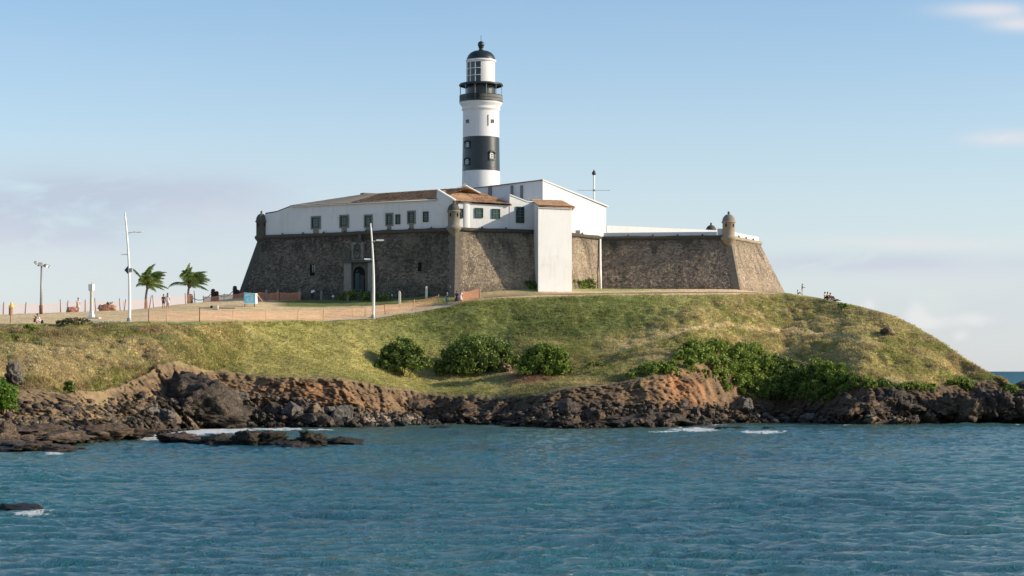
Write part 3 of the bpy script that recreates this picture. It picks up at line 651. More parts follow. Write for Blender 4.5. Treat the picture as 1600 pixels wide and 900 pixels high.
def rock(name, px, py, wpx_, hpx, dep, m, label, group=None, sub=5, seed=1, rough=.2, d=None, rz=0, cat='rock', tilt=0, fall=0):
    """px, py: centre of the outcrop in the photograph; dep: depth in metres; one rugged mesh"""
    if d is None: p = hit(px, py + hpx * .35); d = p.y
    c = W(px, py, d); sc = d / F; hx, hz_, hy = wpx_ * sc / 2, hpx * sc / 2, dep / 2; r = np.random.default_rng(seed * 13 + 1)
    nl = 1 if sub < 5 else int(np.clip(hx / 1.1, 4, 9)); Vs, Fs, k0_ = [], [], 0; sb_ = 4 if nl > 1 else sub
    for q in range(nl):
        f = 0 if nl == 1 else (q / (nl - 1) - .5) * 1.35
        hgt_ = 1.1 if nl == 1 else (1 - .45 * f * f * 2) * (.72 + .4 * r.random()) * (1 - fall * f); V = rock_verts(sb_, seed * 31 + q, rough=rough)
        wv_ = 1.15 if nl == 1 else .62 + .26 * r.random()
        V = V * np.array((hx * wv_, hy * (1 if nl == 1 else .6 + .3 * r.random()), hz_ * hgt_ * 1.1)) + np.array((f * hx, 0 if nl == 1 else r.uniform(-.4, .4) * hy, 0 if nl == 1 else (hgt_ - 1) * hz_ * .6))
        Vs.append(V); Fs.append(ICO[sb_][1] + k0_); k0_ += len(V)
    V = np.concatenate(Vs); FF = np.concatenate(Fs); w_ = V + np.array(c)
    f1_, f2_, h_ = worley(w_ + seed, 1.1); g1_, g2_, k_ = worley(w_ + seed + fbm(w_, 1.5, 2)[:, None] * .3, 2.6)
    amp_ = min(1, hz_ / 1.2); sd_ = np.array((.62 if seed % 2 else -.35, -.25, .72)); pr_ = (w_ @ sd_) / (.95 if hz_ > 1.5 else .5) + fbm(w_, .5, 3, .5, seed) * .9; saw = (pr_ % 1.0) ** 1.5
    nrm = V / (np.linalg.norm(V, axis=1)[:, None] + 1e-6)
    V = V + nrm * (fbm(w_, .9, 5, .6, seed, True) * .25 * amp_ + (np.clip((f2_ - f1_) * 2.4, 0, 1) * (.3 + h_) - .5) * .42 * amp_ + (np.clip((g2_ - g1_) * 2.4, 0, 1) * (.3 + k_) - .5) * .2 * amp_ + (saw - .4) * .42 * amp_)[:, None]
    if rz:
        cr, sr = math.cos(rz), math.sin(rz); V = np.stack([V[:, 0] * cr - V[:, 1] * sr, V[:, 0] * sr + V[:, 1] * cr, V[:, 2]], 1)
    if tilt:
        cr, sr = math.cos(tilt), math.sin(tilt); V = np.stack([V[:, 0] * cr - V[:, 2] * sr, V[:, 1], V[:, 0] * sr + V[:, 2] * cr], 1)
    o = np_mesh(name, V + np.array(c), FF, m, at=c)
    return tag(o, label, cat, group)
rock('sea_cliff_rock', 318, 632, 105, 84, 11, M['rock'], 'largest dark crag standing at the foot of the left bluff', seed=5, d=190, tilt=-.12, rough=.24, fall=.55)
rock('shore_outcrop', 272, 634, 56, 44, 6, M['rock'], 'dark crag leaning on the left side of the largest crag', seed=15, d=187, tilt=.2)
rock('boulder', 236, 645, 26, 28, 3, M['rock_grey'], 'light grey round boulder left of the largest dark crag', seed=8, d=178, sub=4)
rock('boulder', 262, 652, 24, 24, 3, M['rock_grey'], 'second light grey boulder between round boulder and largest crag', seed=9, d=177, sub=4)
rock('rock_shelf', 150, 671, 150, 34, 9, M['rock_brown'], 'long brown rock shelf above the foam at left', seed=21, d=158)
rock('rock_shelf', 60, 678, 130, 30, 9, M['rock_brown'], 'brown rock shelf between the bright bush and the front left rock', seed=22, d=150)
rock('rock_shelf', 48, 699, 118, 22, 7, M['rock_brown'], 'brown rock at left edge reaching into the water', seed=23, d=137)
rock('rock_shelf', -60, 690, 150, 50, 12, M['rock_brown'], 'brown rock cut by the left edge of the photo', seed=24, d=140)
rock('rock_shelf', 8, 684, 60, 38, 6, M['rock_brown'], 'tall tan block at left edge behind the front rock', seed=27, d=144)
rock('boulder', 20, 584, 22, 30, 2.2, M['rock_grey'], 'pale upright boulder sticking out of the left grass bluff', seed=31, d=hit(20, 596).y, sub=4)
rock('boulder', 1383, 519, 22, 15, 2.2, M['rock_brown'], 'brown boulder set in the upper right grass slope', seed=33, d=hit(1383, 524).y, sub=4)
rock('reef_rock', 350, 690, 84, 25, 4, M['rock_wet'], 'left hump of the dark reef standing off the cove', seed=41, d=149)
rock('reef_rock', 405, 690, 103, 33, 5, M['rock_wet'], 'highest hump of the dark reef in the middle of the cove', seed=42, d=147)
rock('reef_rock', 450, 694, 72, 23, 4, M['rock_wet'], 'hump of dark reef right of the highest hump', seed=45, d=145)
rock('reef_rock', 484, 689, 45, 30, 3, M['rock_wet'], 'pointed right hump of the dark reef off the cove', seed=43, d=147)
rock('reef_rock', 532, 692, 60, 13, 2.5, M['rock_wet'], 'low flat tail of dark reef at its right end', seed=44, d=150, sub=4)
rock('reef_rock', 285, 687, 74, 18, 4, M['rock_brown'], 'low brown reef left of the dark reef humps', seed=46, d=152, sub=4)
rock('reef_rock', 686, 670, 34, 9, 2, M['rock_wet'], 'single small dark rock in calm water below the cliff', seed=47, d=190, sub=4)
rock('reef_rock', 32, 797, 74, 17, 1.6, M['rock_wet'], 'lone wave-washed rock low in the left water', seed=48, d=79, sub=4)
rock('reef_rock', 6, 788, 44, 10, 1.2, M['rock_wet'], 'tiny wave-washed rock behind the lone left rock', seed=49, d=83, sub=4)
rock('reef_rock', 1090, 666, 24, 8, 1.5, M['rock_wet'], 'small dark rock in the foam below the orange cliff', seed=50, d=198, sub=4)
rock('reef_rock', 1150, 671, 68, 8, 2, M['rock_wet'], 'long low dark rock awash right of the flat shelf', seed=51, d=188, sub=4)
rock('reef_rock', 1200, 672, 26, 7, 1.5, M['rock_wet'], 'small rock awash at the right end of the foam', seed=52, d=187, sub=4)
rock('rock_shelf', 850, 661, 105, 22, 8, M['rock'], 'dark flat shelf with tan top jutting out below the bushes', seed=61, d=198)
rock('rock_shelf', 960, 660, 140, 24, 9, M['rock'], 'wide dark shelf right of the tan topped shelf', seed=62, d=198)
rock('rock_shelf', 1030, 656, 90, 26, 7, M['rock'], 'dark jagged shelf ending below the orange cliff', seed=63, d=199)
rock('rock_shelf', 985, 636, 130, 22, 5, M['rock'], 'upper ledge of dark rock above the wide shelf', seed=64, d=206)
rock('rock_shelf', 880, 636, 80, 22, 5, M['rock_brown'], 'brown ledge above the tan topped shelf', seed=65, d=206)
rock('boulder', 1163, 633, 34, 22, 3, M['rock_grey'], 'big smooth grey slab boulder under the green thicket', seed=66, d=215, sub=4)
rock('shore_outcrop', 712, 642, 66, 44, 6, M['rock_brown'], 'brown crag in the shaded cliff below the biggest bush', seed=71, d=209)
rock('shore_outcrop', 640, 640, 84, 36, 5, M['rock_brown'], 'brown shaded cliff bulge above the pebble beach', seed=72, d=211)
rock('shore_outcrop', 780, 646, 56, 36, 5, M['rock_brown'], 'brown crag left of the tan topped shelf', seed=73, d=207)
rock('shore_outcrop', 1345, 636, 62, 50, 8, M['rock_brown'], 'leftmost tan crag of the rocky point', seed=74, d=208)
for i, (px, py, w_, h_, lb) in enumerate([(1395, 632, 70, 46, 'second crag from the left on the rocky point'), (1450, 634, 76, 48, 'middle crag of the rocky point under the hedge of shrubs'),
        (1500, 634, 70, 50, 'crag of the rocky point below the round right shrub'), (1548, 632, 60, 54, 'tall crag at the tip of the rocky point'),
        (1590, 640, 60, 44, 'crag cut by the right edge of the photo'), (1640, 646, 70, 36, 'last low crag of the point outside the right edge'), (1600, 612, 34, 24, 'dark crag on the skyline at the right edge')]):
    rock('shore_outcrop', px, py, w_, h_, 6, M['rock_brown'] if i % 3 else M['rock'], lb, seed=80 + i, d=(221 if i == 6 else 210 + (i % 2)))
# loose boulders along the shore, by stretch
NAMEC = {'rock': 'dark', 'rock_brown': 'brown', 'rock_grey': 'pale grey'}
def boulders(n, x0, x1, t0, t1, smin, smax, mats, label, group, seed):
    r = random.Random(seed)
    for i in range(n):
        px = r.uniform(x0, x1); t = r.uniform(t0, t1); j = min(max(int(round((px - pxs[0]) / 2)), 0), nc - 1); k = int(np.argmin(np.abs(T - t)))
        x, y, z = LX[k, j], LY[k, j], LZ[k, j]; s_ = (smin + (smax - smin) * r.random() ** 2.2) * .78
        mi = r.randrange(len(mats)); v = r.randrange(6)
        me = rock_mesh((mats[mi], v), 3, 200 + v * 7, M[mats[mi]])
        o = bpy.data.objects.new('boulder', me); COL.objects.link(o); o.location = (x, y, max(z, -.1) + s_ * .12)
        zsc_ = r.uniform(.5, 1.05); xsc_ = r.uniform(.8, 1.3); shp_ = 'flat' if zsc_ < .65 else 'upright' if zsc_ > .92 else 'broad' if xsc_ > 1.1 else 'round'; o.scale = (s_ * xsc_, s_ * r.uniform(.8, 1.2), s_ * zsc_); o.rotation_euler = (r.uniform(-.5, .5), r.uniform(-.5, .5), r.uniform(0, 6.28))
        f_ = (s_ / .78 - smin) / (smax - smin); g_ = (px - x0) / (x1 - x0); e_ = (t - t0) / (t1 - t0)
        tag(o, '%s %s %s boulder %s, %s of %s' % (shp_, 'big' if f_ > .5 else 'middling' if f_ > .15 else 'small', NAMEC[mats[mi]], 'by the water' if e_ < .35 else 'halfway up' if e_ < .7 else 'high on the bank',
            ['left end', 'left half', 'middle', 'right half', 'right end'][min(4, int(g_ * 5))], label), 'boulder', group)
boulders(20, -40, 225, 1.0, 2.0, .25, 1.0, ['rock_brown', 'rock'], 'rocks under left bluff', 'boulders under the left bluff', 1)
boulders(36, 345, 560, .95, 1.9, .5, 2.0, ['rock', 'rock', 'rock', 'rock_grey'], 'heap under orange cliff', 'boulders heaped under the left orange cliff', 2)
boulders(26, 555, 700, .95, 1.9, .25, .8, ['rock_grey', 'rock_brown', 'rock'], 'pebble beach', 'boulders on the pebble beach', 3)
boulders(22, 700, 900, 1.1, 2.3, .35, 1.3, ['rock_brown', 'rock', 'rock_brown'], 'bank below bushes', 'boulders below the bushes', 4)
boulders(18, 900, 1090, 1.0, 2.2, .35, 1.3, ['rock', 'rock', 'rock_brown', 'rock_grey'], 'wide dark shelf', 'boulders on the wide shelf', 5)
boulders(44, 1080, 1325, .9, 1.6, .3, 1.1, ['rock', 'rock_grey', 'rock_brown', 'rock'], 'row below thicket', 'boulders below the green thicket', 6)
boulders(34, 1320, 1640, .9, 2.1, .4, 1.5, ['rock', 'rock_brown', 'rock_brown'], 'rocky point', 'boulders along the rocky point', 7)
def rubble():
    N = 5000; V0, F0 = ICO[1]; t = 0.85 + rg.random(N) * 1.3
    px = rg.uniform(-60, 1640, N); near = (px > 560) & (px < 690); 
    kk = np.clip(np.searchsorted(T, t), 0, nr - 1); jj = np.clip(((px - pxs[0]) / 2).astype(int), 0, nc - 1)
    s_ = .07 + .28 * rg.random(N) ** 3; s_ = np.where(near, .08 + .1 * rg.random(N), s_)
    ctr = np.stack([LX[kk, jj], LY[kk, jj], LZ[kk, jj] + s_ * .3], 1) + rg.normal(size=(N, 3)) * np.array((.12, .2, 0))
    V = V0[None] * (1 + .35 * rg.normal(size=(N, len(V0), 1)).clip(-1, 1)) * s_[:, None, None] * np.array((1.2, 1.1, .8)) + ctr[:, None]
    Fc = F0[None] + (np.arange(N) * len(V0))[:, None, None]
    m3 = near | (rg.random(N) < .25)
    for nm, mm, msk, lb in (('pebbles', M['rock_grey'], m3, 'pale pebbles on the small beach and between the boulders'), ('rock_rubble', M['rock'], ~m3, 'dark broken rubble between the shore boulders')):
        q = int(msk.sum()); Fm = F0[None] + (np.arange(q) * len(V0))[:, None, None]
        tag(np_mesh(nm, V[msk].reshape(-1, 3), Fm.reshape(-1, 3), mm), lb, kind='stuff')
rubble()

# ------------------------------------------------------------------ shrubs
def leaf_cloud(blobs, n, size, seed, clump=.34):
    """blobs: (centre, (rx, ry, rz)); leaves gathered in clumps on the shells"""
    r = np.random.default_rng(seed); vol = np.array([b[1][0] * b[1][2] for b in blobs]); vol = vol / vol.sum(); out = []
    nb = []; big_ = n > 450
    n = int(n * (2.1 if big_ else 1)); size = size * (.68 if big_ else 1)
    for (c, rd), fq in zip(blobs, vol):
        k = max(8, int(n * fq)); nclu = max(14, k // (48 if n > 4200 else 20))
        u = r.normal(size=(nclu, 3)); u /= np.linalg.norm(u, axis=1)[:, None]; u[:, 2] = np.where(u[:, 2] < -.55, -u[:, 2], u[:, 2])
        cc = np.array(c) + u * np.array(rd) * (.5 + .62 * r.random((nclu, 1)) ** .7)
        w_ = r.integers(0, nclu, k); pp = cc[w_] + r.normal(size=(k, 3)) * clump * min(rd) * .42
        nb.append((u[w_], pp))
    U = np.concatenate([a for a, _ in nb]); Pp = np.concatenate([b for _, b in nb]); k = len(Pp)
    nrm = U + r.normal(size=(k, 3)) * .75; nrm /= np.linalg.norm(nrm, axis=1)[:, None]
    a = np.cross(nrm, r.normal(size=(k, 3))); a /= np.linalg.norm(a, axis=1)[:, None]; b = np.cross(nrm, a)
    s_ = size * (.6 + .8 * r.random((k, 1)))
    V = np.stack([Pp - a * s_, Pp + b * s_ * .55 + nrm * s_ * .15, Pp + a * s_, Pp - b * s_ * .55 + nrm * s_ * .15], 1).reshape(-1, 3)
    return V, np.arange(len(V)).reshape(-1, 4)
def shrub(name, base, blobs, n, size, label, m, seed, group=None, stems=5, cat='shrub'):
    t = thing(name, base, label, cat, group); V, Fc = leaf_cloud(blobs, n, size, seed); np_mesh('foliage', V, Fc, m, t)
    st = MB(); r = random.Random(seed)
    for i in range(stems):
        c, rd = blobs[r.randrange(len(blobs))]; e = Vector(c) + Vector((r.uniform(-.4, .4) * rd[0], r.uniform(-.4, .4) * rd[1], r.uniform(0, .4) * rd[2]))
        b = Vector(base) + Vector(((e.x - base[0]) * .5, (e.y - base[1]) * .3, -.3)); st.tube([b, b.lerp(e, .5) + Vector((0, 0, .1)), e], [min(.07, .06 * rd[2]), min(.05, .04 * rd[2]), .01], 5)
    st.build('stem', M['stem'], t); return t
def blob(px, py, d, rx, rz, ry=None):
    s_ = d / F; return (tuple(W(px, py, d)), (rx * s_, (ry if ry else rx * .9) * s_, rz * s_))
def bushy(name, spec, base, n, size, label, m, seed, group=None, dd=0):
    b0 = hit(*base); d = b0.y + dd; rr_ = random.Random(seed); spec = list(spec)
    if len(spec) > 3:
        x0_, x1_ = min(q[0] - q[2] for q in spec), max(q[0] + q[2] for q in spec); by_ = base[1] - 7; top_ = spec[0][1]
        for q in range(9): u_ = rr_.random(); spec.append((x0_ + (x1_ - x0_) * (.06 + .88 * u_), by_ - rr_.uniform(0, 5), rr_.uniform(9, 14), rr_.uniform(7, 10), rr_.uniform(-1.6, .3)))
        for q in range(8):
            a_ = rr_.uniform(.1, 3.04); spec.append(((x0_ + x1_) / 2 + math.cos(a_) * (x1_ - x0_) * .44, top_ + 6 - math.sin(a_) * (base[1] - top_) * .62, rr_.uniform(5, 9), rr_.uniform(5, 9), rr_.uniform(-1, .5)))
    return shrub(name, b0, [blob(px, py, d + oy, rx, rz) for px, py, rx, rz, oy in spec], n, size, label, m, seed, group)
G3 = 'round bushes on the grass bench'
bushy('bush', [(625, 555, 24, 24, 0), (645, 563, 20, 19, -.6), (608, 567, 18, 14, 0), (632, 545, 14, 13, .5), (652, 573, 14, 9, -1), (662, 568, 10, 13, -.5), (640, 543, 8, 10, 0)], (625, 582), 7000, .20, 'dark leafy bush, leftmost of the three on the grass bench', M['leaf'], 1, G3, 1)
bushy('bush', [(740, 558, 38, 30, 0), (715, 565, 26, 24, 0), (770, 560, 30, 26, 0), (750, 543, 24, 14, .6), (696, 574, 16, 11, 0), (785, 575, 15, 12, 0), (730, 575, 28, 14, -1.2), (700, 573, 22, 13, -.5), (794, 562, 13, 18, -.3), (778, 548, 14, 12, .4), (720, 548, 12, 10, .3)], (740, 588), 15000, .20, 'largest of the three dark bushes, in the middle of the bench', M['leaf'], 2, G3, 1.5)
bushy('bush', [(850, 562, 25, 22, 0), (868, 565, 18, 20, -.4), (832, 565, 18, 18, 0), (846, 550, 16, 11, 0), (855, 578, 20, 10, -1)], (852, 588), 7500, .20, 'brighter green bush, rightmost of the three on the bench', M['leaf_mid'], 3, G3, 1)
bushy('dry_shrub', [(790, 577, 8, 8, 0)], (790, 586), 350, .16, 'small withered brown shrub between the two right bushes', M['deadleaf'], 4)
bushy('bush', [(2, 622, 24, 22, 0), (-12, 615, 22, 24, 0), (10, 633, 17, 12, -.5)], (4, 645), 6500, .13, 'bright lime green bush at the left edge above the rocks', M['leaf_bright'], 5)
def thicket(spec, label, n, m, seed, size=.2, name='thicket'):
    bl = []
    for px, py, rx, rz in spec:
        p = hit(px, py, 1.2, 5); bl.append((tuple(p + Vector((0, -.9, .15))), (1.15 * rx * p.y / F, rx * p.y / F, 1.15 * rz * p.y / F)))
    return shrub(name, hit(spec[0][0], spec[0][1], 1.2, 5), bl, n, size, label, m, seed, stems=7, cat='thicket')
thicket([(1000, 585, 14, 9), (1045, 583, 12, 8), (1015, 582, 16, 11), (1030, 578, 14, 9), (985, 590, 10, 5)], 'low green shrubs left of the orange cliff', 2600, M['leaf_mid'], 11, .17)
thicket([(1072, 553, 15, 13), (1090, 548, 18, 12), (1112, 551, 18, 14), (1085, 562, 16, 14), (1105, 570, 16, 16), (1122, 575, 14, 16), (1060, 565, 10, 10), (1112, 588, 9, 14), (1050, 572, 9, 7), (1040, 580, 12, 8), (1075, 578, 12, 12), (1095, 590, 8, 10), (1125, 592, 9, 12)], 'bright green creepers hanging over the orange cliff', 8000, M['leaf_mid'], 12)
thicket([(1140, 553, 20, 13), (1165, 557, 22, 15), (1150, 572, 22, 18), (1180, 570, 20, 18), (1135, 590, 18, 18), (1165, 592, 22, 18), (1195, 585, 18, 16), (1180, 604, 20, 14), (1150, 605, 20, 14), (1200, 612, 20, 14), (1130, 606, 12, 10), (1170, 617, 22, 9)], 'dense dark middle part of the thicket right of the orange cliff', 10000, M['leaf_mid'], 13)
thicket([(1210, 574, 20, 13), (1235, 580, 20, 12), (1220, 592, 22, 16), (1250, 598, 20, 16), (1210, 608, 22, 16), (1240, 614, 22, 14), (1215, 622, 22, 10), (1250, 626, 22, 9), (1285, 622, 20, 9)], 'dark sagging part of the thicket above the shaded cove', 8000, M['leaf'], 14)
thicket([(1275, 583, 20, 14), (1298, 586, 20, 14), (1320, 596, 20, 12), (1285, 600, 22, 16), (1310, 606, 20, 14), (1270, 612, 20, 12), (1338, 602, 14, 10), (1300, 618, 22, 10), (1325, 614, 18, 8)], 'rounded right end of the thicket at the shaded cove', 8000, M['leaf_mid'], 15)
thicket([(1356, 604, 9, 8)], 'small round shrub just right of the thicket', 700, M['leaf_mid'], 16, .16)
thicket([(1377, 605, 12, 8)], 'second small round shrub right of the thicket', 900, M['leaf'], 17, .16)
thicket([(1400, 608, 14, 6), (1425, 608, 16, 7), (1448, 609, 12, 6)], 'low hedge-like shrub along the top of the rocky point', 2400, M['leaf_mid'], 18, .16)
thicket([(1500, 603, 16, 8), (1512, 607, 12, 6), (1485, 600, 8, 4)], 'round shrub on the slope above the rocky point tip', 1800, M['leaf_mid'], 19, .16)
thicket([(1577, 614, 12, 8), (1586, 620, 9, 6)], 'shrub on the right shoulder against the sea', 1100, M['leaf_mid'], 20, .16)
thicket([(112, 608, 7, 9)], 'small dark shrub in the gully of the left bluff', 500, M['leaf'], 21, .15)
thicket([(48, 514, 7, 4), (58, 517, 6, 3)], 'small green weed on the left bluff below the crouching person', 500, M['leaf_mid'], 22, .12)
thicket([(1314, 480, 7, 3)], 'small leafy weed on the right hill skyline slope', 350, M['leaf_bright'], 23, .12)
thicket([(930, 571, 12, 3), (945, 573, 8, 2)], 'flat dark creeper patch on the middle slope', 500, M['leaf'], 24, .13)
thicket([(120, 497, 22, 5), (100, 501, 10, 3)], 'low scrubby weeds left of the white column', 1300, M['leaf_dull'], 25, .12)

# ------------------------------------------------------------------ the stone fort
def lerp(a, b, t): return Vector(a).lerp(Vector(b), t)
ZC = 23.3
cx = lambda px, d: ((px - 800) * d / F, d)
TOPP = [cx(405, 265), cx(712, 250), (2.9, 254.3), (5.6, 256.0), (11.9, 266.6), cx(1140, 264.4), cx(1187, 277), (33.0, 310), (0, 325), (-28, 312), (-33, 290)]
BOTP = [cx(367, 263.0), cx(710, 247.3), (3.6, 251.8), (7.4, 253.6), (11.6, 263.6), cx(1160, 261.6), cx(1240, 276), (36.5, 312), (0, 328), (-30, 315), (-36, 290)]
ZB = 14.0
fort = thing('stone_fort', (0, 262, 15), 'large old rubble stone fort with sloping ramparts crowning the headland', 'fort')
WALLM = ['rampart_dark', 'rampart_tan', 'rampart_tan', 'rampart_tan', 'rampart_brown', 'rampart_tan', 'rampart_brown', 'rampart_brown', 'rampart_brown', 'rampart_dark', 'rampart_dark']  # light put into the stone colour: tan on sunlit faces, dark on shaded ones
GATE = (548 + 15, 261.0)
def rampart(i, m, holes=()):
    j = (i + 1) % len(TOPP); a0, a1 = Vector((*BOTP[i], ZB)), Vector((*BOTP[j], ZB)); b0, b1 = Vector((*TOPP[i], ZC)), Vector((*TOPP[j], ZC))
    Ln = (b1 - b0).length; fine = i in (0, 1, 2, 3, 4, 5); nx = int(Ln / (.16 if fine else 1.5)) + 1; nz = 60 if fine else 6
    u = np.linspace(0, 1, nx)[None, :, None]; v = np.linspace(0, 1, nz)[:, None, None]
    A0, A1, B0, B1 = (np.array(q)[None, None, :] for q in (a0, a1, b0, b1))
    Pg = (A0 * (1 - u) + A1 * u) * (1 - v) + (B0 * (1 - u) + B1 * u) * v
    n = (a1 - a0).cross(b0 - a0).normalized(); n = np.array(n)
    if n[1] > 0 and i < 6: n = -n
    Pf = Pg.reshape(-1, 3)
    if fine:
        f1, f2, h = worley(Pf * np.array((1, 1, 1.4)) + fbm(Pf, .8, 2)[:, None] * .4, 2.9, 5)
        disp = np.clip((f2 - f1) * 1.8, 0, 1) * .09 * (.4 + h) + fbm(Pf, .5, 3) * .06
        e = (np.clip(u * (1 - u) * 4 * Ln / 1.2, 0, 1) * np.clip(v * 0 + 1, 0, 1)).reshape(-1)
        Pf = Pf + n[None] * (disp * e)[:, None]
    id_ = np.arange(nx * nz).reshape(nz, nx); q = np.stack([id_[:-1, :-1], id_[:-1, 1:], id_[1:, 1:], id_[1:, :-1]], -1).reshape(-1, 4)
    return np_mesh('rampart_wall', Pf, q, M[m], fort, smooth=False)
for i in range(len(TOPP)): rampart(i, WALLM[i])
MB().poly([(*p, ZC - .15) for p in TOPP]).build('terrace_floor', M['ashlar'], fort)
for i in range(len(TOPP)):
    j = (i + 1) % len(TOPP); a, b = Vector((*TOPP[i], ZC)), Vector((*TOPP[j], ZC)); k = max(2, int((b - a).length / 1.2)); n = Vector((b.y - a.y, a.x - b.x, 0)).normalized()
    pts = [a.lerp(b, t / k) + n * .10 + Vector((0, 0, random.uniform(-.03, .03))) for t in range(k + 1)]
    MB().tube(pts, [.27 + random.uniform(-.03, .03) for _ in pts], 10).build('cornice', M['ashlar_tan' if i in (5,) else 'cornice'], fort, True)
    if i < 6:
        for t in range(1, int((b - a).length / 3.3)):
            p = a.lerp(b, t * 3.3 / (b - a).length + .02) + n * .15 + Vector((0, 0, .3))
            MB().hexa([p + Vector(q) for q in ((-.16, -.16, -.15), (.16, -.16, -.15), (.16, .16, -.15), (-.16, .16, -.15))], [p + Vector(q) for q in ((-.07, -.08, .14), (.08, -.07, .16), (.06, .08, .12), (-.08, .06, .15))]).build('cornice_stone', M['cornice'], fort)
# squared corner stones, alternating long and short
def quoins(ci, m, n=15):
    t0, b0 = Vector((*TOPP[ci], ZC - .2)), Vector((*BOTP[ci], ZB)); pv, nx_ = (ci - 1) % len(TOPP), (ci + 1) % len(TOPP)
    da = (Vector((*TOPP[pv], ZC)) - Vector((*TOPP[ci], ZC))).normalized(); db = (Vector((*TOPP[nx_], ZC)) - Vector((*TOPP[ci], ZC))).normalized()
    out = -(da + db).normalized() * .15
    for k in range(n):
        l0, l1 = (1.05, .8) if k % 2 else (.85, 1.05); u0, u1 = k / n + .0008, (k + 1) / n - .0008; p0, p1 = b0.lerp(t0, u0), b0.lerp(t0, u1)
        r = lambda p: [p + out, p + out + db * l1, p + db * l1 + -out * 6, p - out * 8, p + da * l0 - out * 6, p + out + da * l0]
        MB().hexa(r(p0), r(p1)).build('quoin_stone', M[m], fort)
M['ashlar_mid'] = flat('brown_cut_stone', (0.15, 0.125, 0.095), 0.5, 2.8)
quoins(1, 'ashlar_mid'); quoins(0, 'ashlar_dark'); quoins(5, 'ashlar_mid')
# sentry boxes on the corners: corbel, drum, moulding, dome, finial
def sentry(px, d, ytop, ybase, rpx, m, lean=0, eyes=True, corb=True):
    s_ = d / F; r = rpx * s_; x = (px - 800) * s_; zb = CH + (HY - ybase) * s_; zt = CH + (HY - ytop) * s_; H = zt - zb
    c = (x, d, zb)
    t = MB().lathe(c, [(r * 1.18, -.25), (r * 1.3, -.1), (r * 1.3, .12), (r * 1.05, .22), (r, .3), (r, H * .55), (r * 1.16, H * .57), (r * 1.2, H * .60), (r * 1.04, H * .63)], 20)
    box = t.build('sentry_box', M[m], fort, True)
    MB().lathe(c, [(r * 1.05, H * .62), (r * 1.03, H * .68), (r * .93, H * .75), (r * .72, H * .82), (r * .42, H * .87), (r * .2, H * .885), (0.02, H * .89)], 20).build('dome', M['ashlar_dark' if m != 'ashlar_tan' else 'ashlar'], box, True)
    MB().lathe(c, [(r * .18, H * .87), (r * .15, H * .91), (r * .22, H * .93), (r * .16, H * .97), (.02, H)], 10).build('finial', M['ashlar_dark'], box, True)
    if corb:
        MB().lathe(c, [(.1, -r * 1.55), (r * .45, -r * 1.2), (r * .85, -r * .75), (r * 1.12, -.3), (r * 1.2, -.2)], 20).build('corbel', M[m], box, True)
    if eyes:
        for a in (-.55, .75):
            p = Vector((x + math.sin(a) * r * .99, d - math.cos(a) * r * .99, zb + H * .46)); MB().box(p, (.16, .1, .42), a).build('slit', M['void'], box)
    return box
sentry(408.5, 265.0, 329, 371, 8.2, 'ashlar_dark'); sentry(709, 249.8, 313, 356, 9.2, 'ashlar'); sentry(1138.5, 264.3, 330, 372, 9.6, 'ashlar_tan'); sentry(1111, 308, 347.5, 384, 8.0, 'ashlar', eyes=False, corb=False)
# white parapets
def wall_line(pts, z0, zt, th, name, parent, m='white'):
    """pts along the outer face; zt one height or per point"""
    zt = zt if isinstance(zt, (list, tuple)) else [zt] * len(pts)
    for k in range(len(pts) - 1):
        a, b = Vector((*pts[k], 0)), Vector((*pts[k + 1], 0)); n = Vector((a.y - b.y, b.x - a.x, 0)).normalized() * th
        e = (b - a).normalized() * .002
        ring = [a + e, b - e, b - e + n, a + e + n]; zz = [zt[k], zt[k + 1], zt[k + 1], zt[k]]
        MB().hexa([p + Vector((0, 0, z0)) for p in ring], [p + Vector((0, 0, z)) for p, z in zip(ring, zz)]).build(name, M[m], parent)
def along(i, t): 
    a, b = Vector((*TOPP[i], 0)), Vector((*TOPP[i + 1], 0)); p = a.lerp(b, t); n = Vector((a.y - b.y, b.x - a.x, 0)).normalized() * .12; return (p.x + n.x, p.y + n.y)
wall_line([along(3, .55), along(3, .93), (12.3, 267.0), along(4, .90)], ZC, 24.05, .7, 'parapet', fort)
wall_line([along(4, .905), along(4, .975)], ZC, 24.45, .7, 'parapet', fort)
wall_line([along(5, .04), along(5, .5), along(5, 1.0)], ZC, [24.15, 24.1, 24.15], .7, 'parapet', fort)
a_ = cx(948, 277); b_ = cx(1128, 287); wall_line([a_, b_], ZC - .1, 25.78, .6, 'inner_parapet', fort, 'white_clean')
# drain pipe in the re-entrant angle and its tan surround
MB().tube([Vector((11.75, 263.4, 15.6)), Vector((11.72, 264.2, 18.5)), Vector((11.75, 265.9, 23.1))], .17, 8).build('drain_pipe', M['pole'], fort, True)
# the gate: pilasters, entablature, arch, panel with carved arms
def face_pt(i, px, z, out=0.0):
    """point on rampart face i on the sight line of px at height z"""
    a, b = Vector((*TOPP[i], ZC)), Vector((*TOPP[i + 1], ZC)); a2, b2 = Vector((*BOTP[i], ZB)), Vector((*BOTP[i + 1], ZB)); t = (z - ZB) / (ZC - ZB)
    p, q = a2.lerp(a, t), b2.lerp(b, t); k = (px - 800) / F
    u = (k * p.y - p.x) / ((q.x - p.x) - k * (q.y - p.y)); r = p.lerp(q, u); n = Vector((q.y - p.y, p.x - q.x, 0)).normalized()
    return r + n * out
gz = lambda py: CH + (HY - py) * 257.5 / F
fd = (Vector((*TOPP[1], 0)) - Vector((*TOPP[0], 0))).normalized(); fn_ = Vector((fd.y, -fd.x, 0))
gate = MB(); base = face_pt(0, 563, 14.7, .35)
def gp(px, py, out=0.0):
    return face_pt(0, px, gz(py), .12) + fn_ * out
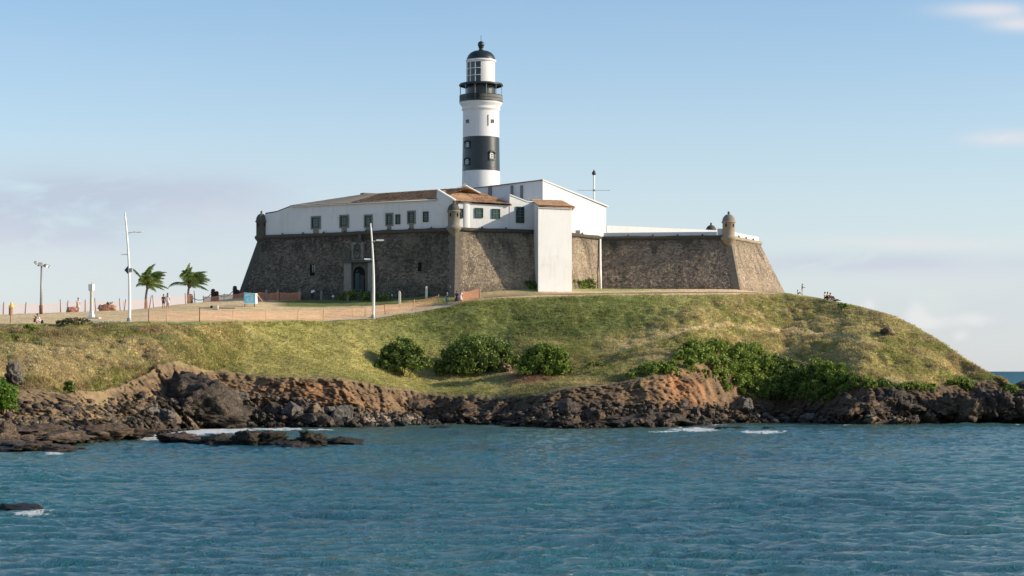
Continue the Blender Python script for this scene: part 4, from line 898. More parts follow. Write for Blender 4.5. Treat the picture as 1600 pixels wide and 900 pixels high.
def slab(x0, x1, y0, y1, th, name, m, parent=fort, out=0.0, back=.5):
    a, b, c_, d_ = gp(x0, y1, out), gp(x1, y1, out), gp(x1, y0, out), gp(x0, y0, out)
    return MB().hexa([a, b, b - fn_ * (th + back + out), a - fn_ * (th + back + out)], [d_, c_, c_ - fn_ * (th + back + out), d_ - fn_ * (th + back + out)]).build(name, M[m], parent)
gate_body = slab(552.5, 576.5, 411.7, 416.5, .0, 'gate', 'ashlar_dark', out=.05)
for (x0, x1) in ((540, 551), (577.5, 587.5)):
    slab(x0, x1, 412, 456 if x0 < 560 else 458, .3, 'pilaster', 'ashlar', gate_body, out=.3)
    slab(x0 + 1, x1 - 1, 393, 407.5, .3, 'upper_pilaster', 'ashlar_dark', gate_body, out=.2)
slab(538.5, 589.5, 408, 411.5, .3, 'entablature', 'ashlar_dark', gate_body, out=.5)
# arch surround with a real opening
arc = MB(); n_ = 16; cxp, cyp, rr_ = 562.5, 429, 9.6
inner = [(cxp - rr_, 457)] + [(cxp - rr_ * math.cos(math.pi * k / n_), cyp - 11.5 * math.sin(math.pi * k / n_)) for k in range(n_ + 1)] + [(cxp + rr_, 457)]
outer = [(552, 457)] + [(552 + 25 * k / n_, 416.2) if 0 < k < n_ else ((552 if k == 0 else 577), 429) for k in range(n_ + 1)] + [(577, 457)]
for k in range(len(inner) - 1):
    i0, i1, o0, o1 = gp(*inner[k], .12), gp(*inner[k + 1], .12), gp(*outer[k], .12), gp(*outer[k + 1], .12)
    arc.poly([o0, i0, i1, o1]); arc.poly([i0, i0 - fn_ * 1.4, i1 - fn_ * 1.4, i1])
arc.build('arch', M['ashlar_dark'], gate_body)
slab(552.8, 572.3, 417.5, 457, .02, 'gate_doorway', 'void', gate_body, out=-.05, back=.3)
slab(563.5, 569.5, 431, 456, .02, 'door_leaf', 'darkstone', gate_body, out=.0, back=.1)
slab(555.5, 562.5, 428, 456, .02, 'door_leaf', 'frame', gate_body, out=.005, back=.1)
pan = slab(552, 570, 379, 407.6, .2, 'arms_panel', 'ashlar_tan' if 0 else 'ashlar', gate_body, out=.3)
em = MB(); ce = gp(561, 394, .42); up = (gp(561, 385) - gp(561, 400)).normalized()
ring = [ce + fd * (.52 * math.cos(t)) + up * (.78 * math.sin(t) - (.12 if math.sin(t) < 0 else 0)) for t in [2 * math.pi * k / 20 for k in range(21)]]
em.tube(ring, .07, 6); em.tube([ce + fd * (-.5) + up * .75, ce + up * 1.05, ce + fd * .5 + up * .75], .09, 6)
em.tube([ce + fd * (-.22) + up * .5, ce + fd * (-.25) - up * .2, ce - up * .5, ce + fd * .25 - up * .2, ce + fd * .22 + up * .5, ce + fd * (-.22) + up * .5], .05, 5)
em.tube([ce + fd * .1 + up * .3, ce + fd * -.1 - up * .05], .06, 5); em.tube([ce + fd * -.1 + up * .3, ce + fd * .1 - up * .05], .06, 5)
em.tube([ce + fd * (-.66) + up * -.9, ce + fd * -.3 + up * -1.0, ce + fd * .3 + up * -1.0, ce + fd * .66 + up * -.9], .07, 5)
em.build('carved_arms', M['ashlar_dark'], pan, True)
MB().lathe(gp(564, 379, .1), [(.5, -.1), (.42, .15), (.2, .3), (.28, .6), (.2, .85), (.05, 1.2)], 10).build('gate_finial', M['ashlar_dark'], gate_body, True)
for x0, x1, y0, y1 in ((485, 492, 412, 430), (654, 659, 414, 428)):
    p0 = face_pt(0, x0, gz(y1), .12); p1 = face_pt(0, x1, gz(y1), .12); q0 = face_pt(0, x0, gz(y0), .12); q1 = face_pt(0, x1, gz(y0), .12)
    MB().hexa([p0, p1, p1 - fn_ * .6, p0 - fn_ * .6], [q0, q1, q1 - fn_ * .6, q0 - fn_ * .6]).build('embrasure', M['void'], fort)
for x0, x1 in ((491.5, 493.5), (489, 490)):
    p0 = face_pt(0, x0, gz(425), .17); p1 = face_pt(0, x1, gz(425), .17); q0 = face_pt(0, x0 - .5, gz(413), .17); q1 = face_pt(0, x1 + .5, gz(413), .17)
    MB().hexa([p0, p1, p1 - fn_ * .1, p0 - fn_ * .1], [q0, q1, q1 - fn_ * .1, q0 - fn_ * .1]).build('embrasure_post', M['ashlar'], fort)

# ------------------------------------------------------------------ tiled roofs
def tile_roof(name, e0, e1, r0, r1, m, parent, pitch=.26, course=.42, up=.09):
    """eave e0-e1, ridge r0-r1; barrel tiles as a rippled, stepped sheet"""
    e0, e1, r0, r1 = map(Vector, (e0, e1, r0, r1)); L_ = max((e1 - e0).length, (r1 - r0).length); Hh = max((r0 - e0).length, (r1 - e1).length)
    nt = max(2, int(L_ / pitch)); ncs = max(2, int(Hh / course)); us = np.linspace(0, 1, nt * 4 + 1)
    vs = []; lift = []
    for k in range(ncs): vs += [k / ncs, (k + 1) / ncs - 1e-4]; lift += [.05, 0.0]
    vs = np.array(vs); lift = np.array(lift); n = (e1 - e0).cross(r0 - e0 if (r0 - e0).length > .3 else r1 - e0).normalized()
    if n.z < 0: n = -n
    E0, E1, R0, R1 = (np.array(q)[None, None, :] for q in (e0, e1, r0, r1)); u = us[None, :, None]; v = vs[:, None, None]
    Pg = (E0 * (1 - u) + E1 * u) * (1 - v) + (R0 * (1 - u) + R1 * u) * v
    rip = np.abs(np.sin(us * nt * math.pi)) * up; jit = rg.random((len(vs) // 2 + 1, nt + 1)) * .03
    off = rip[None, :] + lift[:, None] + jit[(np.arange(len(vs)) // 2)[:, None], (us * nt).astype(int)[None, :].clip(0, nt)]
    Pg = Pg + np.array(n)[None, None, :] * off[:, :, None]
    id_ = np.arange(len(vs) * len(us)).reshape(len(vs), len(us)); q = np.stack([id_[:-1, :-1], id_[:-1, 1:], id_[1:, 1:], id_[1:, :-1]], -1).reshape(-1, 4)
    o = np_mesh(name, Pg.reshape(-1, 3), q, M[m], parent); o['kind'] = 'stuff'; return o
def ridge(a, b, parent, m='tile', r=.13):
    a, b = Vector(a), Vector(b); k = max(2, int((b - a).length / .5)); MB().tube([a.lerp(b, t / k) for t in range(k + 1)], [r + (.02 if t % 2 else 0) for t in range(k + 1)], 6).build('ridge_tiles', M[m], parent, True)
def prism(foot, z0, zs, name, m, parent):
    zs = zs if isinstance(zs, (list, tuple)) else [zs] * len(foot)
    return MB().hexa([Vector((*p, z0)) for p in foot], [Vector((*p, z)) for p, z in zip(foot, zs)]).build(name, M[m], parent)

# ------------------------------------------------------------------ windows
def window(parent, c, X, wd, ht, glass='glass', frame='frame', surround=None, cols=2, rows=3, apron=0, n=None, sash=True):
    """c centre on the wall face, X unit vector along the wall (to the right), outward normal n"""
    X = Vector(X).normalized(); n = Vector((X.y, -X.x, 0)) if n is None else n; Zv = Vector((0, 0, 1)); ax = (X, n, Zv); c = Vector(c)
    w_ = MB()
    b = .10
    for sx_ in (-1, 1): w_.box(c + X * sx_ * (wd / 2 - b / 2) + n * .05, (b, .18, ht), ax=ax)
    for sz_ in (-1, 1): w_.box(c + Zv * sz_ * (ht / 2 - b / 2) + n * .052, (wd - 2 * b, .18, b), ax=ax)
    win = w_.build('window', M[frame], parent)
    MB().box(c + n * .012, (wd - 2 * b, .03, ht - 2 * b), ax=ax).build('pane', M[glass], win)
    if sash:
        s_ = MB()
        for k in range(1, cols): s_.box(c + X * ((k / cols - .5) * (wd - 2 * b)) + n * .05, (.045, .05, ht - 2 * b), ax=ax)
        for k in range(1, rows): s_.box(c + Zv * ((k / rows - .5) * (ht - 2 * b)) + n * .054, (wd - 2 * b, .05, .045 if k != rows // 2 else .07), ax=ax)
        s_.build('glazing_bar', M['bar'], win)
    if surround:
        g = MB(); t_ = .2
        for sx_ in (-1, 1): g.box(c + X * sx_ * (wd / 2 + t_ / 2) + n * .03, (t_, .12, ht + 2 * t_), ax=ax)
        for sz_ in (-1, 1): g.box(c + Zv * sz_ * (ht / 2 + t_ / 2) + n * .033, (wd, .12, t_), ax=ax)
        g.build('window_surround', M[surround], win)
    if apron:
        MB().box(c - Zv * (ht / 2 + .2 + apron / 2) + n * .025, (wd * .75, .06, apron), ax=ax).build('window_apron', M['frame_grey'], win)
    return win
def on_line(p, q, px):
    """plan point where the sight line of px meets the line p-q"""
    k = (px - 800) / F; u = (k * p[1] - p[0]) / ((q[0] - p[0]) - k * (q[1] - p[1])); return (p[0] + u * (q[0] - p[0]), p[1] + u * (q[1] - p[1]))
def win_at(parent, p, q, x0, x1, y0, y1, **kw):
    a, b = Vector((*on_line(p, q, x0), 0)), Vector((*on_line(p, q, x1), 0)); m_ = (a + b) / 2; s_ = m_.y / F
    m_.z = CH + (HY - (y0 + y1) / 2) * s_; return window(parent, m_, (b - a), (b - a).length, (y1 - y0) * s_, **kw)

# long white barracks on the left bastion
def off(p, n, d): return (p[0] + n[0] * d, p[1] + n[1] * d)
N0 = (fn_.x, fn_.y); L0, L1 = off(TOPP[0], N0, -.15), off(TOPP[1], N0, -.15)
inn = (-N0[0], -N0[1])
bar = thing('white_barracks', (-20, 262, ZC), 'long low white building with tiled roof behind the dark left rampart', 'building')
wa = on_line(L0, L1, 414); wb = on_line(L0, L1, 455); wc = on_line(L0, L1, 683); wd2 = on_line(L0, L1, 711)
def zat(p, py): return CH + (HY - py) * p[1] / F
front = [(*wa, ZC - .2), (*wd2, ZC - .2), (*wd2, zat(wd2, 315)), (*wc, zat(wc, 298)), (*off(wc, (0, 0), 0), zat(wc, 298)), (*on_line(L0, L1, 682), zat(wc, 312)), (*wb, zat(wb, 322.5))]
wm = on_line(L0, L1, 432); top = [(*wb, zat(wb, 322.5)), (*wm, zat(wm, 331.5)), (*wa, zat(wa, 334.5))]
ring = [Vector(p) for p in [(*wa, ZC - .2), (*wd2, ZC - .2), (*wd2, zat(wd2, 315)), (*wc, zat(wc, 298)), (*on_line(L0, L1, 681.8), zat(wc, 312)), *top]]
ring2 = [p + Vector((*inn, 0)) * .5 for p in ring]
fw = MB(); fw.poly(ring); fw.poly(ring2[::-1])
for k in range(len(ring)): fw.poly([ring[k], ring2[k], ring2[(k + 1) % len(ring)], ring[(k + 1) % len(ring)]])
fw.build('wall', M['white'], bar)
cop = [Vector(p) + Vector((*inn, 0)) * .2 + Vector((0, 0, .06)) for p in top[::-1]]
MB().tube(cop, .14, 6).build('coping', M['cornice'], bar, True)
gcop = [Vector((*wc, zat(wc, 298))), Vector((*wd2, zat(wd2, 315)))]
cv = MB(); g0, g1 = gcop; nv = Vector((*inn, 0)); cv.hexa([g0 - nv * .08, g1 - nv * .08, g1 + nv * .6, g0 + nv * .6], [p + Vector((0, 0, .22)) for p in (g0 - nv * .08, g1 - nv * .08, g1 + nv * .6, g0 + nv * .6)]); cv.build('gable_coping', M['white_clean'], bar)
back = 5.0
eL, eR = Vector((*off(wb, N0, .25), zat(wb, 322.5))), Vector((*off(wc, N0, .25), zat(wc, 311.5)))
rL = Vector((*off(on_line(L0, L1, 534), inn, back), 28.75)); rR = Vector((*off(on_line(L0, L1, 700), inn, back + .2), 28.95))
em_ = eL.lerp(eR, .16); rm = rL.lerp(rR, .18); eM = eL.lerp(eR, .42)
tile_roof('roof', eL, eM, rL, rm, 'tile_new_sunlit', bar); tile_roof('roof', eM, eR, rm, rR, 'tile', bar)
bL = Vector((*off(on_line(L0, L1, 440), inn, 2 * back), 27.2)); bR = Vector((*off(on_line(L0, L1, 716), inn, 2 * back), 27.2))
tile_roof('roof', bL, eL, rL - Vector((.02, 0, 0)), rL, 'tile', bar); tile_roof('roof', bR, bL, rR, rL, 'tile', bar)
ridge(rL, rR, bar); ridge(eL, rL, bar)
MB().tube([eL - Vector((0, 0, .05)), eR - Vector((0, 0, .05))], .09, 6).build('eave', M['white_clean'], bar, True)
prism([wa, off(wa, inn, 10), off(wd2, inn, 10), off(wd2, inn, .5), off(wa, inn, .5)][:4], ZC - .2, 26.6, 'rear_wall', 'white', bar) if 0 else prism([off(wb, inn, .55), off(wd2, inn, .55), off(wd2, inn, 10), off(wb, inn, 10)], ZC - .2, 26.9, 'rear_wall', 'white', bar)
for (x0, x1, y0, y1, g_, su) in ((488, 499.5, 340, 356, 'glass', 'frame_grey'), (532.5, 543.5, 338, 354, 'glass', 'frame_grey'), (571, 580.5, 337.5, 354, 'glass_green', 'frame_grey'), (604.5, 612.5, 335, 351, 'glass_green', 'frame_grey'),
                             (618.5, 625.5, 335, 350.5, 'glass', None), (638.5, 647.5, 331.5, 348, 'glass', 'frame_grey'), (661.5, 669.5, 330.5, 347, 'glass', None)):
    win_at(bar, L0, L1, x0, x1, y0, y1, glass=g_, surround=su, apron=.7 if su else .0, cols=3, rows=4)
MB().box((*off(on_line(L0, L1, 533), inn, 7), 28.7), (2.6, 1.2, .9), .5).build('roof_hatch', M['frame_grey'], bar)

# corner house beside the middle sentry box
ch = thing('corner_house', (-2, 255, ZC), 'small white house with brown tiled roof and two green windows', 'house')
P1, P2 = TOPP[1], TOPP[2]; dv = Vector((P2[0] - P1[0], P2[1] - P1[1], 0)).normalized(); N1 = (dv.y, -dv.x); in1 = (-N1[0], -N1[1])
Q0, Q1 = off(P1, N1, -.15), off(P2, N1, -.15)
h0, h1, h2, h3 = on_line(Q0, Q1, 716), on_line(Q0, Q1, 796), on_line(Q0, Q1, 834), on_line(Q0, Q1, 730)
h2 = (min(h2[0], 2.9), h2[1])
prism([h0, h1, off(h1, in1, 6), off(h0, in1, 5)], ZC - .2, [zat(h0, 317), zat(h1, 321), zat(h1, 321), zat(h0, 317)], 'wall', 'white', ch)
e0 = Vector((*off(on_line(Q0, Q1, 706), N1, .35), zat(h0, 316))); e1 = Vector((*off(on_line(Q0, Q1, 796.5), N1, .45), zat(h1, 320.5)))
r0 = W(690, 298.5, 255.5); r1 = W(751, 302, 258.5)
em1 = e0.lerp(e1, .42); 
tile_roof('roof', e0, em1, r0, r0.lerp(r1, .5), 'tile_mid', ch); tile_roof('roof', em1, e1, r0.lerp(r1, .5), r1, 'tile', ch)
tile_roof('roof', e1, Vector((*off(h1, in1, 8), zat(h1, 320.5))), r1, r1 + Vector((.02, 0, 0)), 'tile', ch)
ridge(r0, r1, ch); ridge(r1, e1, ch)
for x0, x1, y0, y1 in ((742, 754.5, 325, 340.5), (768.5, 781, 326.5, 341.5)):
    win_at(ch, Q0, Q1, x0, x1, y0, y1, glass='glass_green', cols=2, rows=2)
win_at(ch, Q0, Q1, 719, 723.5, 326, 341, glass='glass', cols=1, rows=2)
MB().lathe((*off(on_line(Q0, Q1, 729), N1, -.75), ZC - .1), [(.9, -.0), (.9, 3.65)], 14).build('rounded_corner', M['white'], ch, True)
gw = [W(703, 300, 256.6), W(726, 290, 257.0), W(750, 302.5, 257.6), W(750, 312, 257.6), W(703, 312, 256.6)]
gb = [p + Vector((-.15, .45, 0)) for p in gw]; g_ = MB(); g_.poly(gw[::-1]); g_.poly(gb)
for k in range(5): g_.poly([gw[k], gw[(k + 1) % 5], gb[(k + 1) % 5], gb[k]])
g_.build('gable_wall', M['white_clean'], ch)
MB().tube([gw[0] + Vector((0, -.05, .05)), gw[1] + Vector((0, -.05, .05)), gw[2] + Vector((0, -.05, .05))], .13, 6).build('gable_coping', M['white_clean'], ch)
MB().box(W(726, 289.2, 256.95), (.35, .35, .4)).build('gable_knob', M['white_clean'], ch)
# white wing with the tall dark window
wg_ = thing('white_wing', (1, 256, ZC), 'white flat-topped wing with one tall dark window left of the stair tower', 'building')
k0, k1 = off(h1, in1, -.02), off(h2, in1, -.02); kp = on_line(Q0, Q1, 822)
pts_top = [(h1, zat(h1, 305)), (kp, zat(kp, 315.5)), (h2, zat(h2, 316.5))]
wr = [Vector((*off(h1, N1, .06), ZC - .2)), Vector((*off(h2, N1, .06), ZC - .2))] + [Vector((*off(p, N1, .06), z)) for p, z in pts_top[::-1]]
wr2 = [p + Vector((*in1, 0)) * 4 for p in wr]; mb = MB(); mb.poly(wr); mb.poly(wr2[::-1])
for k in range(5): mb.poly([wr[k], wr2[k], wr2[(k + 1) % 5], wr[(k + 1) % 5]])
mb.build('wall', M['white'], wg_)
MB().tube([wr[4] + Vector((0, 0, .05)), wr[3] + Vector((0, 0, .05)), wr[2] + Vector((0, 0, .05))], .1, 6).build('coping', M['white_clean'], wg_)
win_at(wg_, off(Q0, N1, .06), off(Q1, N1, .06), 806, 818.5, 323, 348.5, glass='glass', cols=2, rows=5)
# stair tower
st_ = thing('stair_tower', (5, 252, 15), 'tall plain white tower with small tiled roof standing before the rampart', 'tower')
T0, T1 = cx(841, 250.0), cx(893.5, 252.2); T2 = cx(829.5, 256.6); T3 = (T1[0] - .4, 258.6)
zf0, zr0 = zat(T0, 321.5), zat(T2, 314.5)
prism([T0, T1, T3, T2], 14.5, [zf0, zf0, zr0, zr0], 'wall', 'white_clean', st_)
u_ = Vector((T1[0] - T0[0], T1[1] - T0[1], 0)).normalized(); no = Vector((u_.y, -u_.x, 0))
ea, eb = Vector((*T0, zf0 - .05)) + no * .3 - u_ * .1, Vector((*T1, zf0 - .05)) + no * .3 + u_ * .25
ra, rb = Vector((*T2, zr0 + .12)) - Vector((.1, 0, 0)), Vector((T1[0] - 1.2, 257.6, zr0 + .12))
tile_roof('roof', ea, eb, ra, rb, 'tile_mid', st_); tile_roof('roof', eb, Vector((T1[0] + .2, 259, zf0)), rb, rb + Vector((.02, 0, 0)), 'tile_mid', st_)
ridge(ra, rb, st_, 'tile_new_sunlit'); MB().tube([ea - Vector((0, 0, .07)), eb - Vector((0, 0, .07))], .07, 6).build('eave', M['tile_new_sunlit'] if 0 else M['tile'], st_, True)
# big white hall
hall = thing('white_hall', (5, 268, ZC), 'biggest white building with plain sloping gable wall right of the lighthouse', 'building')
H0 = cx(848, 262.0); H3 = cx(741, 270.0); H1 = cx(947, 270.2); H2 = (H1[0] - 8.0, H1[1] + 9)
zh = zat(H0, 282); zl = zat(H1, 323.5)
prism([H0, H1, H2, H3], ZC - .3, [zh, zl, zl, zh - .35], 'wall', 'white_clean', hall)
q0, q1 = Vector((*H0, zh)), Vector((*H1, zl)); nn = Vector((q1.y - q0.y, q0.x - q1.x, 0)).normalized()
e_ = Vector((.25, .1, 0)); MB().hexa([q0 + nn * .12 - e_ * .3, q1 + nn * .12 + e_, q1 - nn * .5 + e_, q0 - nn * .5 - e_ * .3], [p + Vector((0, 0, .16)) for p in (q0 + nn * .12 - e_ * .3, q1 + nn * .12 + e_, q1 - nn * .5 + e_, q0 - nn * .5 - e_ * .3)]).build('gable_coping', M['white_clean'], hall)
s0, s1 = Vector((*H3, zh - .35)), Vector((*H0, zh)); nl = Vector((s1.y - s0.y, s0.x - s1.x, 0)).normalized()
MB().hexa([s0 + nl * .15, s1 + nl * .15, s1 - nl * .4, s0 - nl * .4], [p + Vector((0, 0, .13)) for p in (s0 + nl * .15, s1 + nl * .15, s1 - nl * .4, s0 - nl * .4)]).build('eave', M['frame_grey'], hall)
for x0, x1, y0, y1 in ((764, 768.5, 292, 306), (799, 802, 290, 306), (814, 817, 290, 311)):
    a = Vector((*on_line(H3, H0, x0), 0)); b = Vector((*on_line(H3, H0, x1), 0)); m_ = (a + b) / 2; m_.z = zat(m_, (y0 + y1) / 2)
    MB().box(m_ + nl * .08, ((b - a).length, .2, (y1 - y0) * m_.y / F), ax=((b - a).normalized(), nl, Vector((0, 0, 1)))).build('downpipe', M['frame_grey'], hall)
prism([cx(770, 262), cx(797, 260), cx(797, 264), cx(770, 266)], ZC, [zat(cx(770, 262), 306), zat(cx(797, 260), 306.5), zat(cx(797, 260), 306.5), zat(cx(770, 262), 306)], 'low_extension', 'white', hall)
# thin mast with whip aerials
am = thing('radio_mast', (11.2, 268.3, 24), 'thin white mast with crossed wire aerials above the white hall', 'mast')
AMx, AMd = W(928, 0, 272).x, 272.0
MB().tube([Vector((AMx, AMd, 27)), W(928, 272, AMd)], .12, 8).build('pole', M['pole'], am, True)
MB().lathe(W(928, 271, AMd), [(.22, -.2), (.3, 0), (.22, .18), (.08, .4), (.02, .55)], 10).build('beacon', M['dark_metal'], am, True)
MB().tube([W(902, 297.4, AMd), W(953, 297.4, AMd)], .028, 5).build('aerial', M['steel'], am)
MB().box(W(928, 297.4, AMd), (.3, .3, .25)).build('clamp', M['steel'], am)

# ------------------------------------------------------------------ the lighthouse
LX0, LD = (751.6 - 800) * 282 / F, 282.0
lz = lambda py: CH + (HY - py) * (LD - 1.1) / F; lr = lambda p: p * LD / F
lh = thing('lighthouse', (LX0, LD, ZC), 'tall round lighthouse painted in black and white bands with glazed lantern', 'lighthouse')
LC_ = Vector((LX0, LD, 0)); NL = 64
def lband(name, prof, m, parent=lh, n=NL): return MB().lathe(LC_, [(lr(r), lz(py)) for r, py in prof], n).build(name, M[m], parent, True)
lband('lower_white_band', [(31, 350), (30, 295), (29.3, 267)], 'white_clean')
bb = lband('black_band', [(29.45, 267), (28.6, 214)], 'black')
uw = lband('upper_white_band', [(28.5, 214), (28.3, 175), (28.3, 172), (30, 171), (30.4, 169.5), (29.2, 168), (29.5, 166), (32, 163), (33.4, 160.5), (33.4, 159)], 'white_clean')
MB().lathe(LC_, [(lr(.5), lz(159)), (lr(34), lz(159)), (lr(34), lz(157.6)), (lr(.5), lz(157.6))], NL).build('gallery_floor', M['dark_metal'], lh)
lband('black_drum', [(22.6, 158.5), (22.6, 130)], 'black')
MB().lathe(LC_, [(lr(22), lz(129)), (lr(33.5), lz(129.6)), (lr(33.5), lz(131)), (lr(22), lz(130.8))], NL).build('upper_gallery', M['dark_metal'], lh)
# railings: lower gallery with a solid mesh skirt, posts and rings
rail = MB()
for py in (148.5, 153.5): rail.tube([LC_ + Vector((lr(33.4) * math.cos(a), lr(33.4) * math.sin(a), lz(py))) for a in np.linspace(0, 2 * math.pi, 49)], .055, 5, cap=False)
for k in range(300):
    a = 2 * math.pi * k / 300; p = LC_ + Vector((lr(33.4) * math.cos(a), lr(33.4) * math.sin(a), 0)); rail.tube([p + Vector((0, 0, lz(158))), p + Vector((0, 0, lz(148.5)))], .036, 4)
rail.build('railing', M['dark_metal'], lh)
for k in range(12):
    a = 2 * math.pi * (k + .5) / 12; p = LC_ + Vector((lr(33.4) * math.cos(a), lr(33.4) * math.sin(a), 0)); q = LC_ + Vector((lr(22.5) * math.cos(a), lr(22.5) * math.sin(a), 0))
    MB().tube([p + Vector((0, 0, lz(158))), p + Vector((0, 0, lz(131)))], .04, 5).build('stay_rod', M['steel'], lh)
    m_ = MB(); m_.tube([q + Vector((0, 0, lz(136))), q.lerp(p, .5) + Vector((0, 0, lz(134.5))), p + Vector((0, 0, lz(131.5)))], .07, 5); m_.build('bracket', M['dark_metal'], lh)
ring = MB(); ring.tube([LC_ + Vector((lr(33.5) * math.cos(a), lr(33.5) * math.sin(a), lz(132))) for a in np.linspace(0, 2 * math.pi, 49)], .12, 6, cap=False); ring.build('gallery_ring', M['dark_metal'], lh, True)
# lantern: glazing bars, dark panes toward the left, white shutters toward the right
rl = 22.3
for k in range(16):
    a0, a1 = 2 * math.pi * k / 16, 2 * math.pi * (k + 1) / 16; am_ = (a0 + a1) / 2
    white = not (R(80) < am_ < R(270))   # shuttered side faces right and front
    for r_ in range(3):
        y0, y1 = 96 + r_ * 11, 96 + (r_ + 1) * 11
        pr = [(lr(rl - .6), lz(y1)), (lr(rl - .6), lz(y0))]
        MB().lathe(LC_, pr, 1 if not white else 3, a0, a1).build('shutter' if white else 'pane', M['white_clean' if white else 'glass'], lh)
    if white: continue
    p = LC_ + Vector((lr(rl) * math.cos(a0), lr(rl) * math.sin(a0), 0)); MB().tube([p + Vector((0, 0, lz(130))), p + Vector((0, 0, lz(94)))], .055, 5).build('glazing_bar', M['pole'], lh)
for py in (96.5, 107, 118, 129):
    MB().tube([LC_ + Vector((lr(rl) * math.cos(a), lr(rl) * math.sin(a), lz(py))) for a in np.linspace(R(78), R(270), 31)], .05, 5, cap=False).build('glazing_ring', M['pole'], lh)
lband('lantern_cornice', [(22, 96), (23.6, 95), (23.8, 92.8), (22.5, 92)], 'white_clean')
dome = lband('lantern_dome', [(22.8, 92.8), (22, 89), (19.8, 84.5), (16.2, 80.8), (11.5, 78.4), (6, 77.2), (4, 76.6)], 'dark_metal')
lband('vent_neck', [(4.6, 77.4), (3.4, 75.5), (3.2, 73), (4.3, 72.6), (4.3, 71.8), (2.8, 71)], 'dark_metal', lh, 20)
MB().lathe(LC_, [(lr(5.2) * math.sin(t) + .005, lz(67.6) - lr(5.2) * math.cos(t)) for t in np.linspace(0, math.pi, 14)], 24).build('vent_ball', M['dark_metal'], lh, True)
MB().tube([Vector((LX0, LD, lz(63))), Vector((LX0, LD, lz(53.5)))], .035, 5).build('lightning_rod', M['dark_metal'], lh)
def lwin(dxp, py, wp, hp, hood=False, dark=False, parent=None):
    a = math.asin(max(-1, min(1, dxp / 28.6))); r = lr(28.6 + .3); n = Vector((math.sin(a), -math.cos(a), 0)); c = LC_ + n * r + Vector((0, 0, lz(py))); X_ = Vector((math.cos(a), math.sin(a), 0))
    wd_m = lr(wp) / max(.35, math.cos(a)); ax = (X_, n, Vector((0, 0, 1)))
    f = MB(); ht = lr(hp)
    for s_ in (-1, 1): f.box(c + X_ * s_ * wd_m / 2, (.07, .12, ht + .07), ax=ax); f.box(c + Vector((0, 0, s_ * ht / 2)), (wd_m, .119, .07), ax=ax)
    f.box(c, (.05, .1, ht), ax=ax); f.box(c, (wd_m, .098, .05), ax=ax)
    win = f.build('window', M['pole' if dark else 'frame_grey'], lh); MB().box(c - n * .03, (wd_m, .06, ht), ax=ax).build('pane', M['glass'], win)
    if hood:
        pts = [c + X_ * (wd_m * .95 * math.cos(t)) + Vector((0, 0, ht * .45 + ht * .5 * math.sin(t))) + n * .12 for t in np.linspace(0, math.pi, 9)]; MB().tube(pts, .13, 6).build('window_hood', M['black'], win, True)
        h_ = MB()
        for s_ in (-1, 1): h_.box(c + X_ * s_ * wd_m * .85 + n * .04, (.16, .2, ht * 1.3), ax=ax)
        h_.box(c - Vector((0, 0, ht * .75)) + n * .08, (wd_m * 2, .3, .16), ax=ax); h_.build('window_jamb', M['black'], win)
lwin(-20.5, 190.5, 3.6, 4.6); lwin(18.5, 190.5, 3.0, 4.6); lwin(-20.5, 227, 4.0, 6.0, True, True); lwin(-21, 253.5, 4.0, 6.0, True, True); lwin(17, 244.5, 4.6, 7.5, True, True)
a = math.asin(11.5 / 28.4); n = Vector((math.sin(a), -math.cos(a), 0)); MB().tube([LC_ + n * lr(28.9) + Vector((0, 0, lz(198))), LC_ + n * lr(28.9) + Vector((0, 0, lz(181)))], .05, 5).build('cable_conduit', M['steel'], lh)

# ------------------------------------------------------------------ street lamps, masts, column
def gp_at(px, py):
    return hit(px, py, 4.6, 6.6)
def street_lamp(px, base, pts, arms, label, box=None):
    b = gp_at(px, base); d = b.y; s_ = d / F; P = lambda x, y: W(x, y, d)
    t = thing('street_lamp', b, label, 'street lamp', 'tall white street lamps')
    pp = [Vector(b) - Vector((0, 0, .3))] + [P(*q) for q in pts]
    zs_ = [q.z for q in pp]; cf = np.polyfit(zs_, [q.x for q in pp], 2); n = 15; fine = [Vector((float(np.polyval(cf, z)), d, float(z))) for z in np.linspace(zs_[0], zs_[-1], n)]
    MB().tube(fine, [.17 - .09 * i / (n - 1) for i in range(n)], 12).build('pole', M['pole'], t, True)
    MB().lathe(b, [(.32, -.1), (.32, .05), (.25, .09), (.24, .35)], 14).build('base_plate', M['steel'], t, True)
    for (x0, y0, x1, y1, hw) in arms:
        MB().tube([P(x0, y0), P(x1, y1)], .055, 6).build('arm', M['pole'], t, True)
        sg = 1 if x1 > x0 else -1; c = P(x1 + sg * hw * .5, y1 - .6); L_ = hw * s_
        hd = MB().hexa([c + Vector((-L_ / 2, -.16, -.08)), c + Vector((L_ / 2, -.09, -.04)), c + Vector((L_ / 2, .09, -.04)), c + Vector((-L_ / 2, .16, -.08))],
                       [c + Vector((-L_ / 2, -.12, .08)), c + Vector((L_ / 2, -.06, .07)), c + Vector((L_ / 2, .06, .07)), c + Vector((-L_ / 2, .12, .08))])
        h = hd.build('lamp_head', M['pole'], t, bevel=.03)
        MB().box(c + Vector((0, 0, -.09)), (L_ * .7, .18, .04)).build('lens', M['lamp'], h)
    if box:
        c = P(*box); MB().hexa([c + Vector(q) for q in ((-.38, -.1, 0), (0, -.1, -.42), (.38, -.1, 0), (0, -.1, .42))], [c + Vector(q) for q in ((-.38, .15, 0), (0, .15, -.42), (.38, .15, 0), (0, .15, .42))]).build('camera_box', M['dark_metal'], t)
        MB().box(c + Vector((.34, 0, 0)), (.2, .3, .4)).build('bracket', M['steel'], t)
street_lamp(202, 502, [(202, 440), (200, 385), (195, 332)], [(200, 364, 211, 362.5, 12), (201, 398, 196, 397.5, 7)], 'tall white street lamp at left near the white column', (200, 422))
